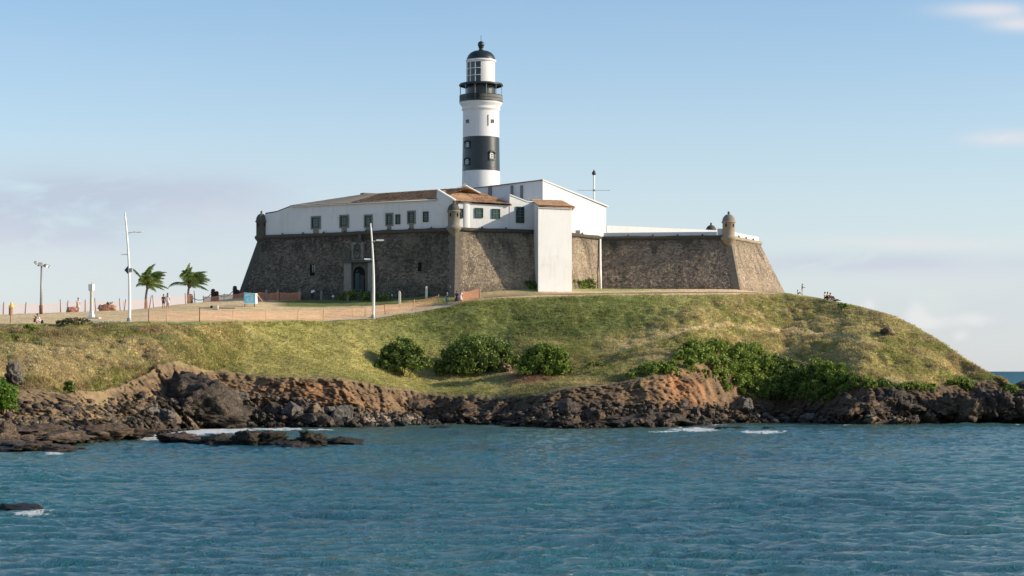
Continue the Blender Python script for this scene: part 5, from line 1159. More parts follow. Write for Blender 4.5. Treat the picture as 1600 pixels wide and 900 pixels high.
street_lamp(583, 497, [(584, 440), (582, 390), (579, 349)], [(581, 377.5, 588, 376, 12), (583, 406, 580, 405.5, 11)], 'tall white street lamp standing before the fort gate')
b = gp_at(64, 490.5); s_ = b.y / F; fm = thing('floodlight_mast', b, 'slim grey mast topped with a ring of floodlights at far left', 'floodlight mast')
MB().tube([b - Vector((0, 0, .3)), W(65, 416, b.y)], [.17, .10], 10).build('mast', M['steel'], fm, True)
MB().tube([b + Vector((0, 0, .02)), b + Vector((0, 0, 1.0))], .2, 10).build('mast_foot', M['rustpost'], fm, True)
hub = W(65.5, 415, b.y); MB().lathe(hub, [(.5, -.06), (.55, 0), (.5, .06)], 16).build('ring', M['steel'], fm)
for k in range(7):
    a = 2 * math.pi * k / 7 + .3; c = hub + Vector((.75 * math.cos(a), .75 * math.sin(a), .12 - .22 * math.cos(a))); o_ = Vector((math.cos(a), math.sin(a), -.5)).normalized()
    x_ = Vector((-math.sin(a), math.cos(a), 0)); z_ = x_.cross(o_)
    f_ = MB().box(c, (.42, .22, .34), ax=(x_, o_, z_)).build('floodlight', M['steel'], fm, bevel=.03); MB().box(c + o_ * .12, (.36, .03, .28), ax=(x_, o_, z_)).build('lens', M['lamp'], f_)
    MB().tube([hub, c], .04, 5).build('arm', M['steel'], fm)
# white stone column on its slab
b = gp_at(143, 497.5); d = b.y; s_ = d / F
cl = thing('stone_column', b, 'white marble column with block capital on a low slab', 'monument')
MB().box(W(144, 497, d), (25 * s_, 1.6, 2.4 * s_)).build('slab', M['concrete'], cl)
zz = lambda py: CH + (HY - py) * s_
def sq(cxp, prof, nm, m='white_clean'):
    for k in range(len(prof) - 1):
        (h0_, y0), (h1_, y1) = prof[k], prof[k + 1]; X0 = (cxp - 800) * s_
        rg_ = lambda h, y: [Vector((X0 + u * h * s_, d + v * h * s_, zz(y))) for u, v in ((-1, -.8), (.55, -1), (1, .8), (-.55, 1))]
        yield rg_(h0_, y0), rg_(h1_, y1)
m_ = MB()
for a, b2 in sq(143, [(4.6, 497), (4.6, 493.5), (3.4, 489), (2.9, 486)], ''): m_.hexa(a, b2)
m_.build('pedestal', M['white_clean'], cl, bevel=.02)
MB().lathe(W(143, 486, d), [(2.9 * s_, 0), (2.6 * s_, .3), (2.5 * s_, 15 * s_), (2.3 * s_, 30 * s_), (3.0 * s_, 33 * s_)], 16).build('shaft', M['concrete'], cl, True)
m_ = MB()
for a, b2 in sq(143, [(3.2, 455), (4.2, 453.5), (4.4, 445), (4.0, 444)], ''): m_.hexa(a, b2)
m_.build('capital', M['white_clean'], cl, bevel=.02)
MB().tube([W(143, 444, d), W(143.3, 441.5, d)], [.05, .03], 5).build('finial', M['steel'], cl)
for i, (x0, x1) in enumerate(((134, 146), (147, 161), (162.5, 169), (170.5, 180), (182, 190))):
    p = gp_at((x0 + x1) / 2, 504.2); MB().box((0, 0, 0), ((x1 - x0) * p.y / F, .35, .16), rz=random.uniform(-.04, .04)).build('kerb_stone', M['concrete'], None)
    o = bpy.data.objects['kerb_stone' if i == 0 else 'kerb_stone.%03d' % i]; o.location = p + Vector((0, 0, .05))
    tag(o, ['leftmost', 'longest', 'shortest', 'middle right', 'rightmost'][i] + ' pale kerb stone in the grass in front of the white column', 'kerb stone', 'kerb stones before the column')
# yellow-topped slatted bin on its thin post
b = gp_at(16, 505); d = b.y; s_ = d / F
bn = thing('litter_bin', b, 'tan slatted litter bin with yellow cone lid on a thin post', 'litter bin')
MB().tube([b - Vector((0, 0, .2)), W(16.5, 492, d)], .035, 6).build('post', M['rustpost'], bn)
ctr = W(17, 492.5, d)
for k in range(14):
    a = 2 * math.pi * k / 14; p = ctr + Vector((2.6 * s_ * math.cos(a), 2.6 * s_ * math.sin(a), 0)); MB().box(p + Vector((0, 0, 6 * s_)), (.07, .1, 12 * s_), rz=a).build('slat', M['wicker'], bn)
MB().lathe(ctr, [(2.5 * s_, .05), (2.5 * s_, 12 * s_)], 14).build('liner', M['wicker'], bn, True)
MB().lathe(W(18, 480, d), [(4.4 * s_, 0), (4.2 * s_, .12), (2.2 * s_, 3.4 * s_), (1.6 * s_, 6.4 * s_), (1.5 * s_, 7.4 * s_), (.02, 8 * s_)], 16).build('lid', M['yellow'], bn, True)

# ------------------------------------------------------------------ orange netting fences
def netting(name, pts, hgt, label, posts=True, post_m='postwood', cell=.16, w_=.013, lean=.12, ph=None):
    """pts: ground points; one thing with its posts and its net"""
    t = thing(name, pts[0], label, 'safety fence'); net = MB()
    for k in range(len(pts) - 1):
        a, b = pts[k], pts[k + 1]; L_ = (b - a).length; e = (b - a).normalized(); n = Vector((e.y, -e.x, 0)) * .012; nv = int(L_ / cell)
        h = lambda u: hgt - .14 * math.sin(math.pi * u) + .02 * math.sin(9 * u + k)
        for q in range(nv):
            u = (q + .5) / nv; p = a.lerp(b, u); bow = Vector((0, 1, 0)) * (.10 * math.sin(math.pi * u)); pl = p + bow
            net.poly([pl - e * w_ / 2 + Vector((0, 0, .03)), pl + e * w_ / 2 + Vector((0, 0, .03)), pl + e * w_ / 2 + Vector((0, 0, h(u))), pl - e * w_ / 2 + Vector((0, 0, h(u)))])
        ns = max(2, int(L_ / .6))
        for r_ in range(int(hgt / cell) + 1):
            f_ = min(1, (r_ + .2) * cell / hgt); ww = w_ * (1.6 if r_ == int(hgt / cell) else 1) / 2
            for q in range(ns):
                u0, u1 = q / ns, (q + 1) / ns; p0, p1 = a.lerp(b, u0) + Vector((0, .10 * math.sin(math.pi * u0) + .006, 0)), a.lerp(b, u1) + Vector((0, .10 * math.sin(math.pi * u1) + .006, 0))
                z0, z1 = h(u0) * f_, h(u1) * f_
                net.poly([p0 + Vector((0, 0, z0 - ww)), p1 + Vector((0, 0, z1 - ww)), p1 + Vector((0, 0, z1 + ww)), p0 + Vector((0, 0, z0 + ww))])
    net.build('netting', M['orange'], t)
    if posts:
        for i, p in enumerate(pts):
            r = random.Random(i * 7 + len(pts)); l = r.uniform(-lean, lean * 1.6); hh_ = (ph or hgt) * r.uniform(1.0, 1.3)
            MB().tube([p - Vector((0, 0, .15)), p + Vector((l * hh_, 0, hh_))], [.055, .045], 6).build('post', M[post_m if r.random() < .8 else 'rustpost'], t)
    return t
front_pts = [gp_at(*q) for q in ((232, 502.5), (261, 502.5), (312, 502.5), (365, 502), (416, 501.5), (464, 501), (505, 500), (552, 497.5), (602, 491), (645, 484.5), (685, 476.5))]
netting('netting_fence', front_pts, 1.15, 'sagging orange net fence on wooden stakes along the front edge of the lawn')
netting('netting_fence', [gp_at(720, 472), gp_at(750, 466)], 1.2, 'short tight piece of orange net fence beside the walking women', cell=.12, w_=.036)
def fpt(px, back=.6):
    j = int((px - pxs[0]) / 2); d = f_d[j] - back; return Vector(((px - 800) / F * d, d, ground_z(px, d)))
back_pts = [fpt(px) for px in (-70, -30, 5, 39, 64, 95, 105, 133, 150, 188, 194, 233, 240, 262, 290, 305)]
netting('netting_fence', back_pts, 1.35, 'orange net fence along the far left skyline of the lawn', cell=.17, w_=.017, post_m='rustpost', ph=1.45)
netting('netting_fence', [fpt(px, .8) for px in (318, 350, 385)] , .8, 'low orange net hung below the chained pillars', cell=.12, w_=.05, post_m='postwood')
netting('netting_fence', [gp_at(px, py) for px, py in ((403, 470), (436, 470), (470, 469.5))], 1.1, 'shaded dark red net fence at the foot of the left rampart', cell=.13, w_=.03, post_m='rustpost')
# chained stone pillars on the left skyline
def pillar(px, hgt, label, r=.28):
    p = fpt(px, .2); t = thing('chain_pillar', p, label, 'pillar', 'dark chained pillars')
    MB().lathe(p, [(r * 1.2, -.2), (r * 1.2, .15), (r, .2), (r * .95, hgt * .7), (r * 1.15, hgt * .74), (r * 1.15, hgt * .8)], 12).build('shaft', M['darkstone'], t, True)
    MB().lathe(p + Vector((0, 0, hgt * .8)), [(r * .7, 0), (r * 1.0, hgt * .06), (r * .9, hgt * .14), (r * .5, hgt * .19), (.02, hgt * .2)], 12).build('cap', M['darkstone'], t, True); return p, hgt
p1 = pillar(298, 1.35, 'leftmost low chained pillar beside the right palm'); p2 = pillar(333, 1.75, 'tall dark chained pillar left of the pair under the sky'); p3 = pillar(338.5, 1.4, 'shorter dark pillar touching the tall one on its right'); p4 = pillar(367, 1.75, 'tall dark chained pillar nearest the fort corner'); p5 = pillar(371, 1.2, 'short dark pillar against the one nearest the fort')
def chain(a, b, sag, label):
    pa, pb = a[0] + Vector((0, -.1, a[1] * .78)), b[0] + Vector((0, -.1, b[1] * .78)); pts = []
    for k in range(23):
        u = k / 22; p = pa.lerp(pb, u); p.z -= sag * 4 * u * (1 - u); pts.append(p)
    o = MB().tube(pts, .045, 6).build('chain', M['darkstone'], None, True, at=pa); tag(o, label, 'chain', 'chains between pillars')
chain(p1, p2, .75, 'drooping dark chain between the leftmost and the tall pillar'); chain(p3, p4, .7, 'drooping dark chain between the shorter pillar and fort side pillar')
# cream bollards before the fort, shade put into the colour of the grey ones
for i, (px, y0, y1, lb, m) in enumerate([(416, 470, 452, 'pale shade-greyed bollard leftmost in the shade below the rampart', 'frame_grey'), (434, 469, 451, 'shade-greyed bollard second from left under the rampart', 'frame_grey'), (468, 468, 450, 'shade-greyed bollard third from left under the rampart', 'frame_grey'),
        (502, 467, 452, 'shade-greyed bollard below the rampart embrasure', 'frame_grey'), (543.5, 470, 454, 'shade-greyed bollard in front of the left gate pilaster', 'frame_grey'), (581, 471, 456, 'bollard half hidden behind the street lamp pole', 'frame_grey'),
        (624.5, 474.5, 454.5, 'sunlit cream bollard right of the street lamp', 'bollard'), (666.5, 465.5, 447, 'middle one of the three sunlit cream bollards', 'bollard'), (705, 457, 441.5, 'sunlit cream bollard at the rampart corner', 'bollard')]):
    p = hit(px, y0, 5.0, 6.0); h = (y0 - y1) * p.y / F; r = 1.9 * p.y / F
    t = thing('bollard', p, lb, 'bollard', 'stone bollards before the fort')
    MB().hexa([p + Vector((u * r, v * r, -.2)) for u, v in ((-1, -1), (1, -1), (1, 1), (-1, 1))], [p + Vector((u * r * .92, v * r * .92, h * .9)) for u, v in ((-1, -1), (1, -1), (1, 1), (-1, 1))]).build('shaft', M[m], t, bevel=.03)
    MB().hexa([p + Vector((u * r * .9, v * r * .9, h * .905)) for u, v in ((-1, -1), (1, -1), (1, 1), (-1, 1))], [p + Vector((u * r * .3, v * r * .3, h)) for u, v in ((-1, -1), (1, -1), (1, 1), (-1, 1))]).build('cap', M[m], t)
# blue information board
b = gp_at(391, 480); d = b.y; s_ = d / F
sb = thing('information_board', b, 'blue information board with pale lettering on two short legs', 'sign')
a0, a1 = W(381.2, 473.5, d), W(399, 474.5, d + .4); hh = Vector((0, 0, 15.8 * s_)); ex = (a1 - a0).normalized(); ny = Vector((ex.y, -ex.x, 0))
MB().hexa([a0, a1, a1 - ny * .12, a0 - ny * .12], [a0 + hh, a1 + hh, a1 - ny * .12 + hh, a0 - ny * .12 + hh]).build('panel', M['blue'], sb)
e2 = a1 + Vector((.22, .35, 0)); MB().hexa([a1 + ny * .02, e2, e2 + Vector((0, .1, 0)), a1 + Vector((0, .12, 0))], [q + hh * 1.03 for q in (a1 + ny * .02, e2, e2 + Vector((0, .1, 0)), a1 + Vector((0, .12, 0)))]).build('side_panel', M['white_clean'], sb)
for q in (a0 + ex * .12, a1 - ex * .1): MB().box(q - Vector((0, 0, .28)) - ny * .05, (.08, .08, .75)).build('leg', M['rustpost'], sb)
fr_ = MB(); 
for z_ in (0, 1): fr_.box(a0.lerp(a1, .5) + hh * z_ + ny * .03, ((a1 - a0).length, .06, .06), ax=(ex, ny, Vector((0, 0, 1))))
fr_.build('frame', M['paleblue'], sb)
rr2 = random.Random(3); W_ = (a1 - a0).length
for (u0, u1, v) in ((.08, .75, .86), (.08, .45, .74), (.55, .8, .74), (.08, .14, .5), (.2, .45, .5), (.5, .85, .55), (.2, .42, .38), (.52, .85, .42), (.2, .45, .26), (.52, .8, .28), (.08, .14, .3), (.22, .85, .14)):
    MB().box(a0 + ex * W_ * (u0 + u1) / 2 + hh * v + ny * .012, (W_ * (u1 - u0), .02, .05), ax=(ex, ny, Vector((0, 0, 1)))).build('text_line', M['paleblue'], sb)
MB().tube([W(402, 460, d + .5), W(411, 472.5, d + 1.2)], .04, 5).build('prop', M['postwood'], sb)
# low bench and block on the lawn
b = gp_at(337, 483.5); d = b.y; s_ = d / F
o = MB().box((0, 0, .25), (1.6 * s_ * 5, .7, .42)).build('concrete_block', M['concrete'], None, at=(0, 0, 0), bevel=.03); o.location = b; tag(o, 'pale concrete block on the lawn left of the blue sign', 'block')
b2 = gp_at(337, 482); bt = thing('low_bench', b2, 'long low dark bench on the lawn behind the pale block', 'bench')
for k in range(3): MB().box(W(339, 481.2, b2.y + .2 + k * .16), (57 * s_, .13, .07)).build('slat', M['darkstone'], bt)
for px in (313, 330, 348, 365): MB().box(W(px, 482.6, b2.y + .35), (.12, .4, .3)).build('leg', M['darkstone'], bt)
MB().box(W(334, 479.5, b2.y + .5), (10 * s_, .5, .3)).build('back_block', M['darkstone'], bt)
M['earth'] = flat('reddish_earth', (0.36, 0.19, 0.12), 0.7, 4)
# netted mounds near the white column
def mound(px0, px1, py0, py1, label, m, bush=False):
    p = fpt((px0 + px1) / 2, 2.6); d = p.y; s_ = d / F; V = rock_verts(4, int(px0), cuts=10, rough=.22); h = (py1 - py0) * s_; w2 = (px1 - px0) * s_
    V = V * np.array((w2 / 2 * 1.15, w2 / 3, h * .95)); V[:, 2] = np.clip(V[:, 2], -h * .1, h * .88)
    t = thing('netted_mound', p, label, 'mound'); np_mesh('earth', V + np.array(p), ICO[4][1], M[m], t)
    n_ = MB()
    for k in range(13):
        a = math.pi * k / 12; 
        n_.tube([p + Vector((math.cos(a) * w2 * .56 * q, -math.sin(a) * w2 * .38 * q, h * .95 * (1 - q ** 2.2))) for q in (.15, .4, .7, 1.0)], .014, 4)
    n_.build('netting', M['orange'], t)
    if bush:
        V2, F2 = leaf_cloud([(tuple(p + Vector((.25, 0, h * .95))), (.4, .3, .18))], 250, .08, 5); np_mesh('weeds', V2, F2, M['leaf_mid'], t)
mound(106, 124, 479, 488, 'left rubble mound under orange netting behind the white column', 'earth'); mound(156, 180, 474, 486, 'right rubble mound under orange netting with weeds on top', 'earth', True)
# small garden lights in the shaded grass
for px, py, lb in ((520.5, 464, 'small white globe light in the shade left of the gate'), (597, 467, 'small pale light post right of the street lamp'), (612.5, 464, 'small pale light post further right in the shaded grass')):
    p = hit(px, py, 5.0, 6.0); t = thing('garden_light', p, lb, 'garden light', 'small garden lights'); r = .16 if px < 550 else .07
    MB().tube([p, p + Vector((0, 0, .25))], .04, 6).build('post', M['steel'], t); MB().lathe(p + Vector((0, 0, .25)), [(r * math.sin(a) + .003, r * (1 - math.cos(a)) * (1 if px < 550 else 2)) for a in np.linspace(0, math.pi, 9)], 12).build('globe', M['pole'], t, True)

def strip(name, pts, half, m, label):
    up_ = .05; V = []; 
    for k, (px, d) in enumerate(pts):
        for s in (-half, half): V.append(((px - 800) * (d + s) / F, d + s, ground_z(px, d + s) + up_))
    Fc = [[2 * k, 2 * k + 2, 2 * k + 3, 2 * k + 1] for k in range(len(pts) - 1)]; o = np_mesh(name, np.array(V), np.array(Fc), M[m]); tag(o, label, kind='structure')
M['path'] = flat('pale_path_concrete', (0.44, 0.37, 0.28), 0.3, 0.8)
strip('path', [(px, float(np.interp(px, pxs, e_d)) + .5) for px in np.arange(505, 760, 5)], .55, 'path', 'pale concrete path edge climbing along the grass crest')
M['dirt'] = flat('trodden_dirt', (0.36, 0.26, 0.15), 0.35, 1.0)
strip('dirt_path', [(px, float(np.interp(px, pxs, e_d)) + 1.3) for px in np.arange(735, 1225, 5)], .7, 'dirt', 'trodden dirt path along the crest before the fort')

# ------------------------------------------------------------------ coconut palms leaning in the wind
def palm(px, base, top, label, seed, sc_=1.0):
    b = fpt(px, .3); r = random.Random(seed); d = b.y; t = thing('coconut_palm', b, label, 'palm tree', 'windblown coconut palms')
    tp = W(top[0], top[1], d); mid = b.lerp(tp, .5) + Vector((-.12, 0, 0))
    pts = [b + Vector((0, 0, -.3)), b.lerp(mid, .5), mid, mid.lerp(tp, .5) + Vector((-.05, 0, 0)), tp]
    MB().tube(pts, [.26, .19, .15, .13, .15], 9).build('trunk', M['bark'], t, True)
    MB().lathe(tp - Vector((0, 0, .35)), [(.13, 0), (.24, .15), (.27, .35), (.18, .55), (.05, .7)], 9).build('crown_shaft', M['bark'], t, True)
    nf = 26
    for k in range(nf):
        a = 2 * math.pi * k / nf + r.uniform(-.15, .15); el_ = R(r.uniform(40, 85)) if k % 4 else R(r.uniform(5, 35)); Ln = r.uniform(2.5, 3.4) * sc_
        dr = Vector((math.cos(a) * math.cos(el_), math.sin(a) * math.cos(el_), math.sin(el_))); v = dr * 1.0; p = tp + Vector((0, 0, .1)); rach = [p.copy()]
        for q in range(12):
            v = (v + Vector((.10, 0.0, -.045 - .012 * q))).normalized(); p = p + v * Ln / 12; rach.append(p.copy())
        V = []; Fc = []
        for q in range(1, 12):
            for h2 in (0, .5):
                if q + h2 > 11.5: continue
                c = rach[q].lerp(rach[q + 1], h2); tv = (rach[q + 1] - rach[q]).normalized(); sd = tv.cross(Vector((0, 0, 1)));
                if sd.length < .2: sd = tv.cross(Vector((0, 1, 0)))
                sd.normalize(); ll = .78 * sc_ * math.sin(math.pi * min(.97, (q + h2) / 12 * .8 + .18)) * r.uniform(.8, 1.1)
                for s in (-1, 1):
                    o_ = (sd * s * .75 + tv * .6 + Vector((.35, 0, -.35))).normalized(); e1_ = c + o_ * ll * .55; e2_ = c + (o_ + Vector((.12, 0, -.38))).normalized() * ll; wv = tv * .045 + Vector((0, 0, .015))
                    i = len(V); wv = wv * 1.5; V += [c - wv, c + wv, e1_ + wv * .9, e1_ - wv * .9, e2_]; Fc += [(i, i + 1, i + 2, i + 3), (i + 3, i + 2, i + 4, i + 4)]
        me = MB(); me.v = [tuple(q) for q in V]; me.f = [list(f) if len(set(f)) == 4 else list(dict.fromkeys(f)) for f in Fc]
        fo = me.build('frond', M['palm'], t); MB().tube(rach[::2], [.035, .03, .025, .02, .015, .01, .006][:len(rach[::2])], 4).build('rachis', M['leaf_mid'], fo)
palm(228, 483, (231, 447), 'windblown coconut palm on the left, its trunk slightly curved', 3, 1.0); palm(295, 477, (296, 446), 'windblown coconut palm on the right, nearer the fort', 8, 1.0)

# ------------------------------------------------------------------ people
def rotz(v, a): return Vector((v[0] * math.cos(a) - v[1] * math.sin(a), v[0] * math.sin(a) + v[1] * math.cos(a), v[2]))
POSES = {
 'stand': dict(pel=(0, 0, .93), ch=(0, .01, 1.32), nk=(0, .01, 1.48), hd=(0, -.02, 1.62), sh=.19, hp=.10, arms=[((-.23, .02, 1.14), (-.24, -.08, .90)), ((.23, .02, 1.14), (.24, -.08, .90))], legs=[((-.11, -.02, .50), (-.12, .02, .08)), ((.11, -.02, .50), (.12, .02, .08))]),
 'walk': dict(pel=(0, 0, .92), ch=(0, -.02, 1.31), nk=(0, -.03, 1.47), hd=(0, -.06, 1.61), sh=.19, hp=.10, arms=[((-.24, -.10, 1.14), (-.22, -.26, .95)), ((.24, .12, 1.12), (.24, .14, .88))], legs=[((-.10, -.18, .50), (-.10, -.26, .08)), ((.10, .05, .48), (.10, .32, .12))]),
 'point': dict(pel=(0, 0, .93), ch=(0, .01, 1.32), nk=(0, .0, 1.48), hd=(0, -.04, 1.61), sh=.19, hp=.10, arms=[((-.22, -.16, 1.16), (-.10, -.38, 1.18)), ((.22, -.16, 1.16), (.08, -.38, 1.18))], legs=[((-.11, -.02, .50), (-.12, .02, .08)), ((.11, -.02, .50), (.12, .02, .08))]),
 'bend': dict(pel=(0, .12, .90), ch=(0, -.16, 1.18), nk=(0, -.32, 1.24), hd=(0, -.44, 1.22), sh=.19, hp=.10, arms=[((-.22, -.30, .98), (-.16, -.38, .74)), ((.22, -.30, .98), (.16, -.38, .74))], legs=[((-.11, -.04, .48), (-.12, .02, .08)), ((.11, -.04, .48), (.12, .02, .08))]),
 'crouch': dict(pel=(0, .12, .32), ch=(0, -.04, .66), nk=(0, -.10, .80), hd=(0, -.16, .93), sh=.19, hp=.11, arms=[((-.24, -.30, .62), (-.10, -.44, .78)), ((.24, -.28, .52), (.14, -.46, .50))], legs=[((-.17, -.34, .48), (-.16, -.12, .07)), ((.17, -.34, .46), (.16, -.12, .07))]),
 'sit': dict(pel=(0, .0, .13), ch=(0, .06, .50), nk=(0, .04, .66), hd=(0, -.01, .80), sh=.19, hp=.11, arms=[((-.24, -.14, .38), (-.18, -.36, .42)), ((.24, -.14, .38), (.18, -.36, .42))], legs=[((-.14, -.42, .42), (-.13, -.62, .07)), ((.14, -.42, .40), (.13, -.64, .07))]),
 'recline': dict(pel=(0, .0, .12), ch=(0, .34, .30), nk=(0, .46, .40), hd=(0, .52, .52), sh=.19, hp=.11, arms=[((-.24, .42, .14), (-.24, .22, .05)), ((.24, .42, .14), (.24, .22, .05))], legs=[((-.12, -.42, .26), (-.13, -.78, .07)), ((.12, -.44, .14), (.12, -.86, .07))]),
}
def skinmesh(name, verts, edges, radii, m, parent, org, face, k, sub=2):
    me = bpy.data.meshes.new(name); me.from_pydata([tuple(rotz(Vector(v) * k, face) ) for v in verts], edges, []); me.materials.append(m)
    o = link_mesh(name, me, parent); md = o.modifiers.new('skin', 'SKIN'); md.use_smooth_shade = True
    for i, sv_ in enumerate(me.skin_vertices[0].data): rr_ = radii[i]; sv_.radius = (rr_ * k, rr_ * k) if not isinstance(rr_, tuple) else (rr_[0] * k, rr_[1] * k); sv_.use_root = (i == 0)
    o.modifiers.new('subd', 'SUBSURF').levels = sub; o.modifiers['subd'].render_levels = sub; return o
def person(px, py, pose, face, label, top_m, bot_m, hgt=1.7, dress=False, hat=None, group=None, shorts=False, lo=4.6, hi=6.9, nudge=(0, 0)):
    g_ = hit(px, py, lo, hi) + Vector((*nudge, 0)); q = POSES[pose]; k = hgt / 1.72
    t = thing('person', g_, label, 'person', group); V = Vector
    pel, chs, nk, hd = map(V, (q['pel'], q['ch'], q['nk'], q['hd'])); ax = (chs - pel).normalized(); dr = (hd - nk).normalized()
    vs = [pel, pel.lerp(chs, .5), chs, nk, nk.lerp(hd, .55), hd, hd + dr * .085]; rs = [(.125, .10), (.115, .09), (.15, .105), .055, .062, (.078, .092), .05]
    es = [(0, 1), (1, 2), (2, 3), (3, 4), (4, 5), (5, 6)]
    for si, (elb, wr_) in zip((-1, 1), q['arms']):
        i = len(vs); s0 = chs + V((si * q['sh'], 0, .06)); e, wv = V(elb), V(wr_); dv_ = (wv - e).normalized(); vs += [s0, e, wv, wv + dv_ * .06]; rs += [.055, .040, .028, (.038, .018)]; es += [(2, i), (i, i + 1), (i + 1, i + 2), (i + 2, i + 3)]
        sd = dv_.cross(V((1, 0, 0)));  sd = sd.normalized() if sd.length > .1 else V((0, 1, 0))
        for f_ in range(4):
            j = len(vs); b_ = wv + dv_ * .10 + sd * (.022 * (f_ - 1.5)); ln = (.055, .068, .072, .058)[f_]; cu = V((-si * .25, 0, 0)); vs += [b_, b_ + (dv_ + cu).normalized() * ln * .6, b_ + (dv_ + cu * 3).normalized() * ln]; rs += [.010, .009, .008]; es += [(i + 3, j), (j, j + 1), (j + 1, j + 2)]
        j = len(vs); b_ = wv + dv_ * .05 - sd * .045; vs += [b_, b_ + (dv_ - sd * .5).normalized() * .05]; rs += [.011, .009]; es += [(i + 3, j), (j, j + 1)]
    for si, (kn, an) in zip((-1, 1), q['legs']):
        i = len(vs); h0_ = pel + V((si * q['hp'], 0, -.06)); kn, an = V(kn), V(an); vs += [h0_, kn, an, an + V((0, -.14, -.045))]; rs += [.088, .056, .038, (.036, .028)]; es += [(0, i), (i, i + 1), (i + 1, i + 2), (i + 2, i + 3)]
    skinmesh('body', vs, es, rs, M['skin'], t, g_, face, k)
    # clothing
    sv1 = [pel - ax * .09, pel.lerp(chs, .5), chs, nk - V((0, 0, .05))]; sr = [(.145, .12), (.135, .108), (.168, .125), .07]; se = [(0, 1), (1, 2), (2, 3)]
    for si, (elb, wr_) in zip((-1, 1), q['arms']):
        i = len(sv1); s0 = chs + V((si * q['sh'], 0, .06)); sv1 += [s0, s0.lerp(V(elb), .75)]; sr += [.073, .062]; se += [(2, i), (i, i + 1)]
    skinmesh('shirt', sv1, se, sr, M[top_m], t, g_, face, k)
    if dress:
        m_ = MB(); pz = pel; m_.lathe((0, 0, 0), [(.15, pz.z + .12), (.18, pz.z), (.24, pz.z - .25), (.27, pz.z - .42), (.255, pz.z - .43)], 16); m_.v = [tuple(rotz((V(v) + V((pz.x, pz.y, 0))) * k, face) + g_) for v in m_.v]; m_.build('skirt', M[bot_m], t, True)
    else:
        bv = [pel + ax * .03]; br = [(.142, .118)]; be = []
        for si, (kn, an) in zip((-1, 1), q['legs']):
            i = len(bv); h0_ = pel + V((si * q['hp'], 0, -.06)); kn, an = V(kn), V(an); bv += [h0_, h0_.lerp(kn, .9)]; br += [.104, .083]; be += [(0, i), (i, i + 1)]
            if not shorts: bv.append(kn.lerp(an, .85)); br.append(.062); be.append((i + 1, i + 2))
        skinmesh('shorts' if shorts else 'trousers', bv, be, br, M[bot_m], t, g_, face, k)
    up = (V((0, 0, 1)) + dr * .5).normalized()
    def ell(nm, c, rx, ry, rz, m):
        m_ = MB(); m_.lathe((0, 0, 0), [(max(.002, math.sin(a)), -math.cos(a)) for a in np.linspace(0, math.pi, 9)], 12); m_.v = [tuple(rotz((V((x * rx, y * ry, z * rz)) + c) * k, face) + g_) for x, y, z in m_.v]; return m_.build(nm, M[m], t, True)
    ell('hair', hd + V((0, .028, .045)), .094, .105, .092, hat or 'hair')
    if hat: ell('hat_brim', hd + V((0, -.03, .05)), .14, .15, .014, hat)
    ell('nose', hd + V((0, -.098, -.005)), .013, .02, .022, 'skin')
    for si in (-1, 1): ell('eye', hd + V((si * .032, -.088, .018)), .012, .008, .007, 'hair'); ell('ear', hd + V((si * .083, .01, .0)), .012, .02, .03, 'skin')
    ell('mouth', hd + V((0, -.088, -.045)), .025, .008, .006, 'cloth_red')
    return t, g_, k
# face: 0 looks at the camera (-y); positive turns toward +x
person(60.5, 505.5, 'crouch', R(-70), 'person in a white top crouching at the lawn edge far left', 'cloth_white', 'cloth_pink', hat=None)
person(54.5, 505, 'crouch', R(60), 'small child in a dark red top beside the crouching person', 'cloth_red', 'cloth_dark', hgt=1.15)
bp = hit(66, 505.5, 4.6, 5.2); o = MB().hexa([bp + Vector(q) for q in ((-.16, -.12, 0), (.16, -.12, 0), (.16, .12, 0), (-.16, .12, 0))], [bp + Vector(q) for q in ((-.1, -.08, .34), (.08, -.08, .36), (.08, .08, .36), (-.1, .08, .34))]).build('backpack', M['cloth_dark'], None, at=bp, bevel=.05); tag(o, 'dark backpack on the grass behind the crouching person', 'backpack')
person(122, 487.5, 'walk', R(25), 'woman in a pale top and light skirt by the left mound', 'cloth_pink', 'cloth_tan', dress=True, lo=5.1, hi=6.0)
person(255.5, 482, 'stand', R(160), 'person in a reddish brown top standing between the palms', 'cloth_red', 'cloth_dark', shorts=True, lo=5.1, hi=6.0)
person(262, 481, 'stand', R(175), 'person in white clothes standing between the palms', 'cloth_white', 'cloth_white', shorts=True, lo=5.1, hi=6.0, hgt=1.78)
person(698.5, 475.5, 'walk', R(40), 'child with a white hat and blue skirt on the path', 'cloth_dark', 'cloth_blue', hgt=1.42, dress=True, hat='cloth_white')
person(714, 476.5, 'walk', R(-40), 'woman in a dark dress walking on the path', 'cloth_dark', 'cloth_dark', dress=True, hgt=1.72)
person(719.5, 474.5, 'walk', R(-20), 'woman in a pale pink dress walking on the path', 'cloth_white', 'cloth_pink', dress=True, hgt=1.62)
person(488, 466.5, 'bend', R(150), 'person in a white shirt bending in the shade under the rampart', 'cloth_white', 'cloth_dark', lo=5.0, hi=6.0)
person(1253.5, 459, 'point', R(75), 'person in a grey top and pale trousers standing on the right crest', 'cloth_green', 'cloth_tan', hgt=1.5, lo=4.9, hi=6.0)
person(1246.5, 458.5, 'sit', R(80), 'person sitting low beside the standing figure on the right crest', 'cloth_white', 'cloth_grey', hgt=1.2, lo=4.9, hi=6.0)
person(1289, 467, 'sit', R(60), 'leftmost of the three friends sitting close together on the hill', 'cloth_pink', 'cloth_dark', lo=4.8, hi=6.0)
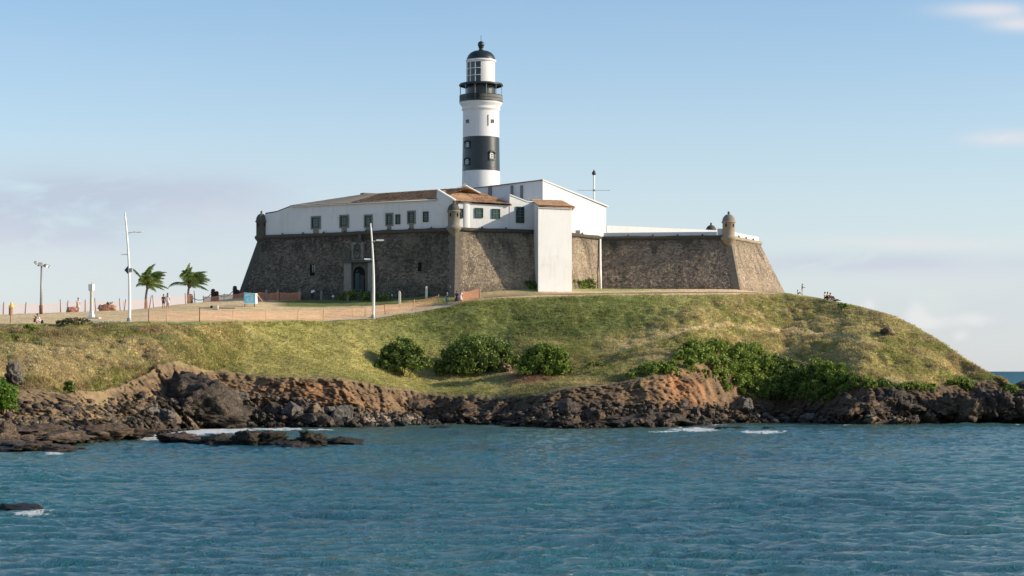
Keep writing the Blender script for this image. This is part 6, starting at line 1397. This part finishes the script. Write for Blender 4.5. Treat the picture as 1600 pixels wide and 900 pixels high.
person(1293.8, 467.5, 'sit', R(20), 'middle and tallest of the friends sitting on the hill', 'cloth_tan', 'cloth_grey', hgt=1.85, lo=4.8, hi=6.0, nudge=(0, .4))
person(1297, 468.5, 'sit', R(50), 'right one of the three friends, in a dark red top', 'cloth_red', 'cloth_dark', lo=4.8, hi=6.0, nudge=(0, -.2))
person(1304, 470.5, 'recline', R(70), 'person lying back on the hill right of the seated friends', 'cloth_grey', 'cloth_dark', lo=4.8, hi=6.0, hgt=1.5)
bp = hit(1296.5, 469.2, 4.7, 6.0); V3 = rock_verts(3, 77, cuts=6, rough=.05) * np.array((.2, .16, .2)); o = np_mesh('bag', V3 + np.array(bp + Vector((0, -.5, .1))), ICO[3][1], M['cloth_white'], None, True, at=bp); tag(o, 'small white bag in front of the seated friends', 'bag')
bp = hit(800, 586, 2.5, 4.5); V3 = rock_verts(3, 78, cuts=6, rough=.1) * np.array((.28, .22, .28)); o = np_mesh('litter_bag', V3 + np.array(bp + Vector((0, -.2, .1))), ICO[3][1], M['cloth_white'], None, True, at=bp); tag(o, 'small white bag on the bare soil between the bushes', 'bag')
# weeds at the foot of the fort walls
def weeds(specs, label, m, seed, n=900):
    bl = []
    for px, py, rx, rz in specs: p = hit(px, py, 5.0, 6.2); bl.append((tuple(p + Vector((0, -.4, rz * p.y / F * .7))), (1.3 * rx * p.y / F, .6, 1.4 * rz * p.y / F)))
    shrub('weeds', hit(specs[0][0], specs[0][1], 5.0, 6.2), bl, n, .13, label, m, seed, stems=3, cat='weeds')
weeds([(826, 450, 11, 5), (836, 451, 7, 4)], 'dark green weeds at the left foot of the stair tower', M['leaf'], 41, 1100)
weeds([(890, 448, 7, 8), (903, 448, 9, 6), (915, 449, 8, 4)], 'green weeds against the right corner of the stair tower', M['leaf_mid'], 42, 1400)
weeds([(921, 446, 8, 7)], 'pale grey-green shrub by the foot of the drain pipe', M['leaf'], 43, 600)
weeds([(560, 466, 16, 6), (540, 468, 10, 4), (600, 468, 14, 4), (575, 468, 8, 5)], 'low dark hedge in the shade before the gate', M['leaf'], 44, 3000)
